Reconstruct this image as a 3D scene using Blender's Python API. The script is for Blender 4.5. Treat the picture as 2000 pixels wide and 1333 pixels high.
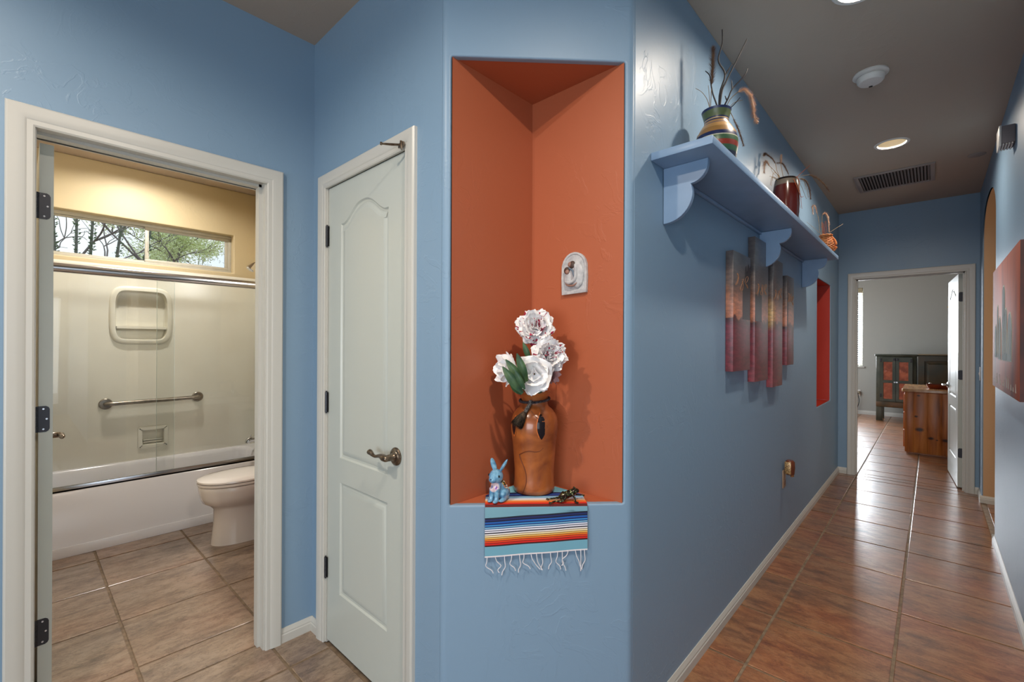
import bpy, bmesh, math, random
from mathutils import Vector, Matrix, noise
from mathutils.geometry import tessellate_polygon
random.seed(7)
S = bpy.context.scene
COL = S.collection
PI = math.pi
for o in list(bpy.data.objects): bpy.data.objects.remove(o)

# ------------------------------------------------------------------ camera
H = 1.336
cam_d = bpy.data.cameras.new('camera'); cam = bpy.data.objects.new('camera', cam_d); COL.objects.link(cam)
cam_d.sensor_width = 36; cam_d.lens = 888.1/2000*36
cam_d.shift_x = -14.7/2000; cam_d.shift_y = 7.9/2000
th = math.radians(42.24); ro = math.radians(.258)
fw = Vector((-math.sin(th), math.cos(th), 0)); rt = Vector((math.cos(th), math.sin(th), 0)); up = Vector((0, 0, 1))
cr = rt*math.cos(ro)+up*math.sin(ro); cu = -rt*math.sin(ro)+up*math.cos(ro)
M = Matrix((cr, cu, -fw)).transposed().to_4x4(); M.translation = (0, 0, H)
cam.matrix_world = M; cam_d.clip_start = .05
S.camera = cam
# ------------------------------------------------------------------ view
S.view_settings.view_transform = 'Standard'; S.view_settings.look = 'None'
S.view_settings.exposure = -0.22; S.view_settings.gamma = 1; S.view_settings.use_curve_mapping = False
# ------------------------------------------------------------------ world
w = bpy.data.worlds.new('world'); S.world = w; w.use_nodes = True
nt = w.node_tree; nt.nodes.clear()
wo = nt.nodes.new('ShaderNodeOutputWorld'); bg = nt.nodes.new('ShaderNodeBackground')
tc = nt.nodes.new('ShaderNodeTexCoord'); nz = nt.nodes.new('ShaderNodeTexNoise'); rp = nt.nodes.new('ShaderNodeValToRGB')
nz.inputs['Scale'].default_value = 4; nz.inputs['Detail'].default_value = 5
rp.color_ramp.elements[0].position = .38; rp.color_ramp.elements[0].color = (.52, .66, .85, 1)
rp.color_ramp.elements[1].position = .6; rp.color_ramp.elements[1].color = (.86, .89, .93, 1)
nt.links.new(tc.outputs['Generated'], nz.inputs['Vector']); nt.links.new(nz.outputs['Fac'], rp.inputs['Fac'])
nt.links.new(rp.outputs['Color'], bg.inputs['Color']); bg.inputs['Strength'].default_value = 1.6
nt.links.new(bg.outputs[0], wo.inputs[0])

# ------------------------------------------------------------------ daylight coming in through the windows of the rooms
def area(name, loc, rot, sx, sy, power, col, spread=PI):
    l = bpy.data.lights.new(name, 'AREA'); l.shape = 'RECTANGLE'; l.size = sx; l.size_y = sy; l.energy = power; l.color = col; l.spread = spread
    o = bpy.data.objects.new(name, l); COL.objects.link(o); o.location = loc; o.rotation_euler = rot; return o
area('patio_daylight', (.9, -4.35, 1.05), (PI/2-.30, 0, 0), 3.2, 1.9, 104, (.80, .91, 1), 2.5)          # glass door behind the camera
area('foyer_daylight', (3.9, -1.0, 1.25), (0, PI/2-.5, 0), 2.0, 3.0, 34, (.82, .92, 1))
area('bedroom_daylight', (-2.45, 9.2, 1.5), (0, -PI/2, 0), 1.6, 2.6, 80, (.9, .95, 1))
area('bedroom_window_daylight', (-1.66, 11.275, 1.72), (-PI/2, 0, 0), 1.22, 1.45, 210, (.86, .93, 1))
area('side_room_daylight', (2.4, 5.2, 1.4), (0, PI/2, 0), 1.4, 1.4, 14, (1, .95, .85))
CAN_POWER = {'hall': 17, 'foyer': 31, 'bath_fill': 21}
CAN_COL = (1, .88, .74)

# ------------------------------------------------------------------ helpers
ORG = {}
def link(o, parent=None):
    COL.objects.link(o)
    if parent: o.parent = parent
    return o
def tag(o, label=None, cat=None, group=None, kind=None):
    if label: o['label'] = label
    if cat: o['category'] = cat
    if group: o['group'] = group
    if kind: o['kind'] = kind
    return o
def thing(name, loc, label=None, cat=None, group=None, kind=None):
    o = bpy.data.objects.new(name, None); o.empty_display_size = .05; link(o); o.location = loc
    ORG[o.name] = Vector(loc); return tag(o, label, cat, group, kind)
class MB:
    """collects world-space geometry, then becomes ONE mesh object"""
    def __init__(s): s.v = []; s.f = []
    def add(s, vs, fs):
        b = len(s.v); s.v += [tuple(v) for v in vs]; s.f += [tuple(b+i for i in f) for f in fs]; return s
    def box(s, a, b, bev=0):
        x0, y0, z0 = a; x1, y1, z1 = b
        x0, x1 = sorted((x0, x1)); y0, y1 = sorted((y0, y1)); z0, z1 = sorted((z0, z1))
        vs = [(x, y, z) for z in (z0, z1) for y in (y0, y1) for x in (x0, x1)]
        fs = [(0, 2, 3, 1), (4, 5, 7, 6), (0, 1, 5, 4), (2, 6, 7, 3), (0, 4, 6, 2), (1, 3, 7, 5)]
        if bev <= 0: return s.add(vs, fs)
        bm = bmesh.new(); bv = [bm.verts.new(v) for v in vs]
        for f in fs: bm.faces.new([bv[i] for i in f])
        bmesh.ops.bevel(bm, geom=list(bm.edges), offset=bev, segments=2, profile=.5, affect='EDGES')
        bm.verts.index_update(); s.add([v.co[:] for v in bm.verts], [[v.index for v in f.verts] for f in bm.faces]); bm.free(); return s
    def loft(s, rings, closed=True, cap0=True, cap1=True):
        n = len(rings[0]); vs = [p for r in rings for p in r]; fs = []
        for k in range(len(rings)-1):
            for i in range(n if closed else n-1):
                j = (i+1) % n; fs.append((k*n+i, k*n+j, (k+1)*n+j, (k+1)*n+i))
        if closed and cap0: fs.append(tuple(range(n))[::-1])
        if closed and cap1: fs.append(tuple((len(rings)-1)*n+i for i in range(n)))
        return s.add(vs, fs)
    def lathe(s, c, prof, n=32, cap0=True, cap1=True):
        rings = [[(c[0]+r*math.cos(2*PI*i/n), c[1]+r*math.sin(2*PI*i/n), c[2]+z) for i in range(n)] for r, z in prof]
        return s.loft(rings, True, cap0, cap1)
    def tube(s, pts, rad, n=8, sub=0):
        pts = [Vector(p) for p in pts]
        if not hasattr(rad, '__len__'): rad = [rad]*len(pts)
        if sub:
            P = []; R = []
            m = len(pts)
            for i in range(m-1):
                p0 = pts[max(i-1, 0)]; p1 = pts[i]; p2 = pts[i+1]; p3 = pts[min(i+2, m-1)]
                for k in range(sub):
                    t = k/sub; P.append(.5*((2*p1)+(-p0+p2)*t+(2*p0-5*p1+4*p2-p3)*t*t+(-p0+3*p1-3*p2+p3)*t**3)); R.append(rad[i]*(1-t)+rad[i+1]*t)
            P.append(pts[-1]); R.append(rad[-1]); pts, rad = P, R
        rings = []; nrm = None
        for i, p in enumerate(pts):
            d = (pts[min(i+1, len(pts)-1)]-pts[max(i-1, 0)]).normalized()
            if nrm is None: nrm = d.orthogonal().normalized()
            nrm = (nrm-d*nrm.dot(d)); nrm = nrm.normalized() if nrm.length > 1e-6 else d.orthogonal().normalized()
            b = d.cross(nrm)
            rings.append([p+(nrm*math.cos(2*PI*k/n)+b*math.sin(2*PI*k/n))*rad[i] for k in range(n)])
        return s.loft(rings)
    def ball(s, c, r, n=16, m=10, rot=None):
        r = (r, r, r) if not hasattr(r, '__len__') else r
        R = rot or Matrix.Identity(3); c = Vector(c)
        rings = []
        for k in range(1, m):
            a = PI*k/m
            rings.append([c+R@Vector((r[0]*math.sin(a)*math.cos(2*PI*i/n), r[1]*math.sin(a)*math.sin(2*PI*i/n), r[2]*-math.cos(a))) for i in range(n)])
        b = len(s.v); s.loft(rings, True, False, False)
        vs = [c+R@Vector((0, 0, -r[2])), c+R@Vector((0, 0, r[2]))]; q = len(s.v); s.v += [tuple(v) for v in vs]
        for i in range(n):
            j = (i+1) % n; s.f.append((q, b+j, b+i)); s.f.append((q+1, b+(m-2)*n+i, b+(m-2)*n+j))
        return s
    def prism(s, poly, fn, h0, h1):
        """poly of 2D points, fn(u, v, h) -> 3D"""
        n = len(poly)
        s.add([fn(u, v, h0) for u, v in poly]+[fn(u, v, h1) for u, v in poly], [tuple(range(n))[::-1], tuple(range(n, 2*n))]+[(i, (i+1) % n, n+(i+1) % n, n+i) for i in range(n)])
        return s
    def obj(s, name, mat, parent=None, org=None, ang=35, flat=False):
        if parent is not None: L = ORG[parent.name]
        else: L = Vector(org) if org is not None else Vector((0, 0, 0))
        me = bpy.data.meshes.new(name); me.from_pydata([tuple(Vector(v)-L) for v in s.v], [], s.f)
        bm = bmesh.new(); bm.from_mesh(me); bmesh.ops.recalc_face_normals(bm, faces=bm.faces); bm.to_mesh(me); bm.free()
        if not flat:
            me.polygons.foreach_set('use_smooth', [True]*len(me.polygons)); me.set_sharp_from_angle(angle=math.radians(ang))
        me.materials.append(mat)
        o = bpy.data.objects.new(name, me); link(o, parent)
        if parent is None: o.location = L
        ORG[o.name] = L
        return o

# ------------------------------------------------------------------ materials
def srgb(r, g, b):
    return tuple(((c/255)/12.92 if c/255 <= .04045 else ((c/255+.055)/1.055)**2.4) for c in (r, g, b))+(1,)
def base(name, col, rough=.5, metal=0, **kw):
    m = bpy.data.materials.new(name); m.use_nodes = True; b = m.node_tree.nodes['Principled BSDF']
    b.inputs['Base Color'].default_value = col; b.inputs['Roughness'].default_value = rough; b.inputs['Metallic'].default_value = metal
    for k, v in kw.items(): b.inputs[k.replace('_', ' ')].default_value = v
    return m
def N(m, t, **kw):
    n = m.node_tree.nodes.new(t)
    for k, v in kw.items():
        if k in n.inputs: n.inputs[k].default_value = v
        else: setattr(n, k, v)
    return n
def Lk(m, a, b): m.node_tree.links.new(a, b)
def coords(m, kind='Object', scale=(1, 1, 1), rnd=False):
    t = N(m, 'ShaderNodeTexCoord'); mp = N(m, 'ShaderNodeMapping'); mp.inputs['Scale'].default_value = scale
    Lk(m, t.outputs[kind], mp.inputs['Vector'])
    if rnd:
        oi = N(m, 'ShaderNodeObjectInfo'); mu = N(m, 'ShaderNodeMath', operation='MULTIPLY'); mu.inputs[1].default_value = 37
        Lk(m, oi.outputs['Random'], mu.inputs[0]); cb = N(m, 'ShaderNodeCombineXYZ')
        for i in range(3): Lk(m, mu.outputs[0], cb.inputs[i])
        Lk(m, cb.outputs[0], mp.inputs['Location'])
    return mp.outputs[0]
def ramp(m, fac, stops, const=False):
    r = N(m, 'ShaderNodeValToRGB'); cr = r.color_ramp
    if const: cr.interpolation = 'CONSTANT'
    while len(cr.elements) > 1: cr.elements.remove(cr.elements[0])
    cr.elements[0].position = stops[0][0]; cr.elements[0].color = stops[0][1]
    for p, c in stops[1:]:
        e = cr.elements.new(p); e.color = c
    Lk(m, fac, r.inputs['Fac']); return r.outputs['Color']
def bump(m, h, strength=.3, dist=.002):
    b = N(m, 'ShaderNodeBump'); b.inputs['Strength'].default_value = strength; b.inputs['Distance'].default_value = dist
    Lk(m, h, b.inputs['Height']); Lk(m, b.outputs[0], m.node_tree.nodes['Principled BSDF'].inputs['Normal']); return b
def BS(m): return m.node_tree.nodes['Principled BSDF']
def plaster(name, col, rough=.42, strength=.28):
    m = base(name, col, rough); v = coords(m)
    n1 = N(m, 'ShaderNodeTexNoise', Scale=7.0, Detail=6.0, Roughness=.55, Distortion=1.6); Lk(m, v, n1.inputs['Vector'])
    mask = N(m, 'ShaderNodeTexNoise', Scale=2.2, Detail=2.0); Lk(m, v, mask.inputs['Vector'])
    r1 = ramp(m, n1.outputs['Fac'], [(0, (0, 0, 0, 1)), (.52, (0, 0, 0, 1)), (.56, (1, 1, 1, 1)), (.60, (.55, .55, .55, 1)), (1, (.5, .5, .5, 1))])
    r2 = ramp(m, mask.outputs['Fac'], [(.42, (.06, .06, .06, 1)), (.62, (1, 1, 1, 1))])
    mu = N(m, 'ShaderNodeMath', operation='MULTIPLY'); Lk(m, r1, mu.inputs[0]); Lk(m, r2, mu.inputs[1])
    fine = N(m, 'ShaderNodeTexNoise', Scale=60.0, Detail=3.0); Lk(m, v, fine.inputs['Vector'])
    ad = N(m, 'ShaderNodeMath', operation='MULTIPLY_ADD'); ad.inputs[1].default_value = .10
    Lk(m, fine.outputs['Fac'], ad.inputs[0]); Lk(m, mu.outputs[0], ad.inputs[2])
    bump(m, ad.outputs[0], strength, .0022)
    return m
def noisy(name, c1, c2, scale=8, rough=.5, metal=0, stretch=(1, 1, 1), bstr=0, bdist=.001, detail=4, dist=0, rnd=False, lo=.35, hi=.65, **kw):
    m = base(name, c1, rough, metal, **kw); v = coords(m, 'Object', stretch, rnd)
    n = N(m, 'ShaderNodeTexNoise', Scale=float(scale), Detail=float(detail), Distortion=float(dist)); Lk(m, v, n.inputs['Vector'])
    Lk(m, ramp(m, n.outputs['Fac'], [(lo, c1), (hi, c2)]), BS(m).inputs['Base Color'])
    if bstr: bump(m, n.outputs['Fac'], bstr, bdist)
    return m
def zramp(name, z0, z1, stops, rough=.4, const=True, axis=2, **kw):
    m = base(name, (1, 1, 1, 1), rough, **kw); v = coords(m); sp = N(m, 'ShaderNodeSeparateXYZ'); Lk(m, v, sp.inputs[0])
    mr = N(m, 'ShaderNodeMapRange'); mr.inputs['From Min'].default_value = z0; mr.inputs['From Max'].default_value = z1
    Lk(m, sp.outputs[axis], mr.inputs['Value']); Lk(m, ramp(m, mr.outputs[0], stops, const), BS(m).inputs['Base Color']); return m

BLUE = srgb(125, 152, 176)
M_wall = plaster('blue_plaster', BLUE)
M_niche = plaster('terracotta_plaster', srgb(174, 94, 62), .45)
M_red = plaster('red_plaster', srgb(176, 44, 20), .5)
M_yel = plaster('cream_plaster', srgb(204, 186, 148), .5, .2)
M_tan = plaster('tan_plaster', srgb(196, 158, 118), .5, .2)
M_gray = plaster('grey_plaster', srgb(158, 158, 152), .55, .2)
M_ceil = plaster('ceiling_plaster', srgb(176, 160, 144), .7, .2)
M_trim = base('trim_paint', srgb(194, 192, 185), .32)
M_door = base('door_paint', srgb(186, 190, 183), .3)
M_shelf = noisy('shelf_paint', srgb(132, 158, 188), srgb(126, 152, 182), 10, .35)
M_black = base('hinge_bronze', srgb(62, 62, 66), .35, .7)
M_bronze = noisy('aged_bronze', srgb(92, 76, 62), srgb(140, 126, 110), 60, .28, .9)
M_chrome = base('chrome', srgb(220, 220, 222), .12, 1)
M_nickel = noisy('brushed_nickel', srgb(150, 140, 126), srgb(120, 112, 102), 30, .3, .95)
M_alu = base('satin_aluminium', srgb(205, 205, 208), .22, 1)
M_alu2 = noisy('window_aluminium', srgb(196, 192, 178), srgb(188, 184, 170), 20, .4, .1)
M_porc = base('porcelain', srgb(226, 218, 212), .12, 0, Coat_Weight=.5)
M_tub = base('tub_enamel', srgb(222, 219, 220), .15)
M_surr = noisy('surround_gelcoat', srgb(222, 218, 204), srgb(217, 212, 197), 3, .25)
M_white = base('white_plastic', srgb(214, 210, 204), .4)
M_dark = base('dark_void', srgb(18, 16, 15), .8)
M_steelw = base('vent_enamel', srgb(150, 138, 132), .45)
M_grout = noisy('grout', srgb(140, 120, 98), srgb(112, 94, 76), 30, .8)
M_oak = noisy('honey_oak', srgb(176, 112, 58), srgb(146, 86, 40), 6, .4, 0, (6, 6, .6), .1, dist=.6)

def glass(name, tint=(1, 1, 1, 1), refl=1.5, rough=0.0):
    m = bpy.data.materials.new(name); m.use_nodes = True; t = m.node_tree; t.nodes.clear()
    o = N(m, 'ShaderNodeOutputMaterial'); mx = N(m, 'ShaderNodeMixShader'); tr = N(m, 'ShaderNodeBsdfTransparent'); gl = N(m, 'ShaderNodeBsdfGlossy')
    fr = N(m, 'ShaderNodeFresnel', IOR=refl); tr.inputs[0].default_value = tint; gl.inputs['Roughness'].default_value = rough
    Lk(m, fr.outputs[0], mx.inputs[0]); Lk(m, tr.outputs[0], mx.inputs[1]); Lk(m, gl.outputs[0], mx.inputs[2]); Lk(m, mx.outputs[0], o.inputs[0]); return m
M_glass = glass('window_glass', (.97, .99, .98, 1))
M_sglass = glass('shower_glass', (.985, .992, .985, 1), 1.5)
def emit(name, col, st):
    m = bpy.data.materials.new(name); m.use_nodes = True; t = m.node_tree; t.nodes.clear()
    o = N(m, 'ShaderNodeOutputMaterial'); e = N(m, 'ShaderNodeEmission'); e.inputs[0].default_value = col; e.inputs[1].default_value = st
    Lk(m, e.outputs[0], o.inputs[0]); return m

def tile_mat(name, stretch, A):
    m = base(name, srgb(140, 104, 78), .3); v = coords(m, 'Object', stretch, True)
    n = N(m, 'ShaderNodeTexNoise', Scale=11.0, Detail=10.0, Roughness=.76, Distortion=.25); Lk(m, v, n.inputs['Vector'])
    c = ramp(m, n.outputs['Fac'], A[0])
    n2 = N(m, 'ShaderNodeTexNoise', Scale=2.6, Detail=3.0); Lk(m, v, n2.inputs['Vector'])
    c2 = ramp(m, n2.outputs['Fac'], A[1])
    mx = N(m, 'ShaderNodeMix', data_type='RGBA', blend_type='MIX'); mx.inputs[0].default_value = .42
    Lk(m, c, mx.inputs[6]); Lk(m, c2, mx.inputs[7])
    # thin dark cleft lines
    n4 = N(m, 'ShaderNodeTexNoise', Scale=17.0, Detail=10.0, Roughness=.7, Distortion=.5); Lk(m, v, n4.inputs['Vector'])
    cr_ = ramp(m, n4.outputs['Fac'], [(.470, (1, 1, 1, 1)), (.490, (.40, .36, .34, 1)), (.502, (1, 1, 1, 1)), (.60, (1, 1, 1, 1)), (.612, (.62, .58, .55, 1)), (.625, (1, 1, 1, 1))])
    m3 = N(m, 'ShaderNodeMix', data_type='RGBA', blend_type='MULTIPLY'); m3.inputs[0].default_value = .8
    Lk(m, mx.outputs[2], m3.inputs[6]); Lk(m, cr_, m3.inputs[7]); Lk(m, m3.outputs[2], BS(m).inputs['Base Color'])
    rr = ramp(m, n.outputs['Fac'], [(.3, (.42, .42, .42, 1)), (.7, (.30, .30, .30, 1))]); Lk(m, rr, BS(m).inputs['Roughness'])
    bump(m, n4.outputs['Fac'], .2, .0010); BS(m).inputs['Specular IOR Level'].default_value = .7; BS(m).inputs['Coat Weight'].default_value = .6; BS(m).inputs['Coat Roughness'].default_value = .22; BS(m).inputs['Coat IOR'].default_value = 1.55
    return m
HALL_LIT_TONES = ([(.36, srgb(62, 36, 22)), (.44, srgb(112, 70, 40)), (.52, srgb(146, 96, 58)), (.60, srgb(172, 126, 84)), (.70, srgb(112, 70, 42))], [(.36, srgb(150, 78, 36)), (.5, srgb(138, 88, 50)), (.64, srgb(112, 82, 60))])
BATH_LIT_TONES = ([(.36, srgb(76, 56, 44)), (.44, srgb(122, 98, 78)), (.52, srgb(152, 128, 106)), (.60, srgb(172, 148, 126)), (.70, srgb(126, 104, 86))], [(.36, srgb(146, 108, 84)), (.5, srgb(140, 118, 98)), (.64, srgb(128, 112, 100))])
M_tileh = tile_mat('slate_tile_hall_lit', (.6, 1.5, 1), HALL_LIT_TONES); M_tileb = tile_mat('slate_tile_bath_lit', (1.5, .6, 1), BATH_LIT_TONES)  # one tile, two copies: each room's light is put into its colours

# ================================================================== STRUCTURE
ZC = 2.74
XA, YB, XD, YD, YE, XF = -2.152, .930, -.740, 1.367, 5.850, .317
XC = XD-(YD-YB)                       # -1.177
def WP(o, d, n):
    """wall frame: s along the wall, depth h towards the room, z up"""
    o = Vector((o[0], o[1], 0)); d = Vector((d[0], d[1], 0)).normalized(); n = Vector((n[0], n[1], 0)).normalized()
    return lambda s, z, h: tuple(o+d*s+n*h+Vector((0, 0, z)))
def panel(name, P, s0, s1, z0, z1, t, holes, mat, bevel=0, parent=None):
    ss = sorted({s0, s1}|{h[0] for h in holes}|{h[1] for h in holes}); zs = sorted({z0, z1}|{h[2] for h in holes}|{h[3] for h in holes})
    ss = [s for s in ss if s0 <= s <= s1]; zs = [z for z in zs if z0 <= z <= z1]
    mb = MB(); idx = {}
    def vi(i, j, k):
        if (i, j, k) not in idx: idx[(i, j, k)] = len(mb.v); mb.v.append(P(ss[i], zs[j], -t if k else 0))
        return idx[(i, j, k)]
    def filled(i, j):
        if i < 0 or j < 0 or i >= len(ss)-1 or j >= len(zs)-1: return False
        a = (ss[i]+ss[i+1])/2; b = (zs[j]+zs[j+1])/2
        return not any(h[0] < a < h[1] and h[2] < b < h[3] for h in holes)
    for i in range(len(ss)-1):
        for j in range(len(zs)-1):
            if not filled(i, j): continue
            mb.f.append((vi(i, j, 0), vi(i+1, j, 0), vi(i+1, j+1, 0), vi(i, j+1, 0))); mb.f.append((vi(i, j, 1), vi(i, j+1, 1), vi(i+1, j+1, 1), vi(i+1, j, 1)))
            if not filled(i-1, j): mb.f.append((vi(i, j, 0), vi(i, j+1, 0), vi(i, j+1, 1), vi(i, j, 1)))
            if not filled(i+1, j): mb.f.append((vi(i+1, j, 0), vi(i+1, j, 1), vi(i+1, j+1, 1), vi(i+1, j+1, 0)))
            if not filled(i, j-1): mb.f.append((vi(i, j, 0), vi(i, j, 1), vi(i+1, j, 1), vi(i+1, j, 0)))
            if not filled(i, j+1): mb.f.append((vi(i, j+1, 0), vi(i+1, j+1, 0), vi(i+1, j+1, 1), vi(i, j+1, 1)))
    o = mb.obj(name, mat, parent, flat=bevel == 0)
    if bevel:
        b = o.modifiers.new('bevel', 'BEVEL'); b.width = bevel; b.segments = 3; b.limit_method = 'ANGLE'
    if parent is None: tag(o, kind='structure')
    return o
def relief(P, outer, feats, mb=None, back=None):
    """flat plate with moulded features. feats: list of (outline, [(inset, height)...], cap)"""
    mb = mb or MB()
    polys = [outer]+[f[0] for f in feats]
    flat = [p for q in polys for p in q]
    tris = tessellate_polygon([[Vector((p[0], p[1], 0)) for p in q] for q in polys])
    mb.add([P(p[0], p[1], 0) for p in flat], tris)
    for outl, loops, cap in feats:
        n = len(outl); A = sum(outl[i][0]*outl[(i+1) % n][1]-outl[(i+1) % n][0]*outl[i][1] for i in range(n)); sg = 1 if A > 0 else -1
        nr = []
        for i in range(n):
            a = Vector(outl[i-1]); b = Vector(outl[i]); c = Vector(outl[(i+1) % n])
            d1 = (b-a).normalized(); d2 = (c-b).normalized(); n1 = Vector((-d1.y, d1.x))*sg; n2 = Vector((-d2.y, d2.x))*sg
            q = n1+n2; q = q.normalized(); k = 1/max(.5, q.dot(n1)); nr.append(q*k)
        rings = [[P(*(Vector(outl[i])+nr[i]*ins), h) for i in range(n)] for ins, h in [(0, 0)]+loops]
        mb.loft(rings, True, False, False)
        if cap:
            ins, h = loops[-1]; pl = [Vector(outl[i])+nr[i]*ins for i in range(n)]
            tr = tessellate_polygon([[Vector((p.x, p.y, 0)) for p in pl]]); mb.add([P(p.x, p.y, h) for p in pl], tr)
    if back is not None:
        n = len(outer); mb.loft([[P(p[0], p[1], 0) for p in outer], [P(p[0], p[1], back) for p in outer]], True, False, True)
    return mb
def rrect(a, b, c, d, r, n=4):
    pts = []
    for cx, cy, a0 in ((b-r, c+r, -PI/2), (b-r, d-r, 0), (a+r, d-r, PI/2), (a+r, c+r, PI)):
        for k in range(n+1):
            t = a0+PI/2*k/n; pts.append((cx+r*math.cos(t), cy+r*math.sin(t)))
    return pts

# frames: A faces +x, B faces -y, C faces the camera, D faces +x, E faces -y, F faces -x
PA = WP((XA, 0), (0, 1), (1, 0)); PB = WP((0, YB), (1, 0), (0, -1)); PC = WP((XC, YB), (1, 1), (1, -1))
PD = WP((XD, 0), (0, 1), (1, 0)); PE = WP((0, YE), (1, 0), (0, -1)); PF = WP((XF, 0), (0, 1), (-1, 0))
panel('wall_left', PA, -4.5, 1.60, 0, ZC, .115, [(.020, .735, -1, 2.047)], M_wall)
panel('wall_closet', PB, XA, XC-.0124-.001, 0, ZC, .10, [(-2.020, -1.386, -1, 2.045)], M_wall)
# hall left wall with the red recess near the far end
panel('wall_hall_left', PD, YD+.0135, YE, 0, ZC, .13, [(4.64, 5.36, .805, 1.935)], M_wall, .006)
mb = MB(); mb.box((XD-.128, 4.62, .79), (XD-.118, 5.38, 1.95)); lin = mb.obj('recess_back', M_red, bpy.data.objects['wall_hall_left'])
mb = MB(); e = .0015
mb.add([(XD-.008, 5.36-e, .805), (XD-.118, 5.36-e, .805), (XD-.118, 5.36-e, 1.935), (XD-.008, 5.36-e, 1.935)], [(0, 1, 2, 3)])
mb.add([(XD-.008, 4.64+e, .805), (XD-.118, 4.64+e, .805), (XD-.118, 4.64+e, 1.935), (XD-.008, 4.64+e, 1.935)], [(3, 2, 1, 0)])
mb.add([(XD-.008, 4.64, .805+e), (XD-.118, 4.64, .805+e), (XD-.118, 5.36, .805+e), (XD-.008, 5.36, .805+e)], [(0, 1, 2, 3)])
mb.add([(XD-.008, 4.64, 1.935-e), (XD-.118, 4.64, 1.935-e), (XD-.118, 5.36, 1.935-e), (XD-.008, 5.36, 1.935-e)], [(0, 1, 2, 3)])
mb.obj('recess_lining', M_red, bpy.data.objects['wall_hall_left'], flat=True)
panel('wall_end', PE, XD-.13, XF+.13, 0, ZC, .115, [(-.602, .240, -1, 2.047)], M_wall)

# corner wall C with bullnosed edges and the triangular niche
Lc = math.hypot(XD-XC, YD-YB); r = .03; tl = r*math.tan(PI/8)
S0, S1, Z0, Z1 = .0205, .5935, .812, 2.277; rb = .007
mb = MB()
def arc_cols(cx, cy, a0, a1, n=6):
    return [(cx+r*math.cos(a0+(a1-a0)*k/n), cy+r*math.sin(a0+(a1-a0)*k/n)) for k in range(n+1)]
cb = arc_cols(XC-tl, YB+r, -PI/2, -PI/4); cd = arc_cols(XD-r, YD+tl, -PI/4, 0)
for cols in (cb, cd):
    vs = []; fs = []
    for x, y in cols: vs += [(x, y, 0), (x, y, ZC)]
    for k in range(len(cols)-1): fs.append((2*k, 2*k+2, 2*k+3, 2*k+1))
    mb.add(vs, fs)
hole = rrect(S0-rb, S1+rb, Z0-rb, Z1+rb, .012, 4)
relief(PC, [(tl, 0), (Lc-tl, 0), (Lc-tl, ZC), (tl, ZC)], [(hole, [(rb*math.sin(PI/2*k/5), -rb*(1-math.cos(PI/2*k/5))) for k in range(1, 6)]+[(rb, -.02)], False)], mb)
wc = mb.obj('wall_niche', M_wall, ang=50); tag(wc, kind='structure')
def c2(s, h): p = PC(s, 0, h); return p[0], p[1]
xl = c2(S0, 0)[0]-.0005; yr = c2(S1, 0)[1]+.0005
a = (xl, c2(S0, -.006)[1]); b = (c2(S1, -.006)[0], yr); c = (xl, yr)
mb = MB(); e = .0008
mb.add([(a[0], a[1], Z0-e), (c[0], c[1], Z0-e), (c[0], c[1], Z1+e), (a[0], a[1], Z1+e)], [(0, 1, 2, 3)])
mb.add([(c[0], c[1], Z0-e), (b[0], b[1], Z0-e), (b[0], b[1], Z1+e), (c[0], c[1], Z1+e)], [(0, 1, 2, 3)])
mb.add([(a[0], a[1], Z0-e), (b[0], b[1], Z0-e), (c[0], c[1], Z0-e)], [(0, 1, 2)])
mb.add([(a[0], a[1], Z1+e), (b[0], b[1], Z1+e), (c[0], c[1], Z1+e)], [(0, 2, 1)])
mb.obj('niche_lining', M_niche, wc, flat=True)

# right hall wall with the arched opening
AY0, AY1, AZ, AR = 4.46, 5.56, 2.22, .30
mb = MB(); T = .13
def acol(y):
    t = (y-(AY0+AY1)/2)/((AY1-AY0)/2); return AZ+AR*max(0, 1-abs(t)**2.4)**(1/2.4)
def fpt(y, z, h): return (XF+h, y, z)
for (y0, y1) in ((.62, AY0), (AY1, YE)):
    mb.box((XF, y0, 0), (XF+T, y1, ZC))
ys = [AY0+(AY1-AY0)*(1-math.cos(PI*k/28))/2 for k in range(29)]
for k in range(28):
    y0, y1 = ys[k], ys[k+1]; z0, z1 = acol(y0), acol(y1)
    mb.add([(XF, y0, z0), (XF, y1, z1), (XF, y1, ZC), (XF, y0, ZC)], [(0, 1, 2, 3)])
    mb.add([(XF+T, y0, z0), (XF+T, y1, z1), (XF+T, y1, ZC), (XF+T, y0, ZC)], [(3, 2, 1, 0)])
o = mb.obj('wall_hall_right', M_wall, flat=True); tag(o, kind='structure')
mb = MB(); path = [(AY0, 0)]+[(y, acol(y)) for y in ys]+[(AY1, 0)]
path = [(y+(.0015 if y < 5.0 else -.0015), z-.0015 if z > 0 else 0) for y, z in path]
mb.loft([[(XF+.008, y, z) for y, z in path], [(XF+T-.001, y, z) for y, z in path]], False); mb.obj('arch_reveal', M_tan, o, ang=30)

# ---- other rooms' shells
def shell(name, a, b, mat):
    o = MB().box(a, b).obj(name, mat, flat=True); tag(o, kind='structure'); return o
# bathroom
panel('wall_bath_window', WP((-4.75, 0), (0, 1), (1, 0)), -.06, 1.62, 0, ZC, .16, [(.09, 1.325, 1.985, 2.33)], M_yel, .008)
shell('wall_bath_end', (-4.75, 1.50, 0), (XA-.1155, 1.60, ZC), M_yel)
shell('wall_bath_left', (-4.75, -.16, 0), (XA-.1155, -.06, ZC), M_yel)
# skins inside the bathroom side of wall_left
panel('wall_bath_inner', WP((XA-.116, 0), (0, 1), (-1, 0)), -.06, 1.50, 0, ZC, .0, [(.020, .735, -1, 2.047)], M_yel)
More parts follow.
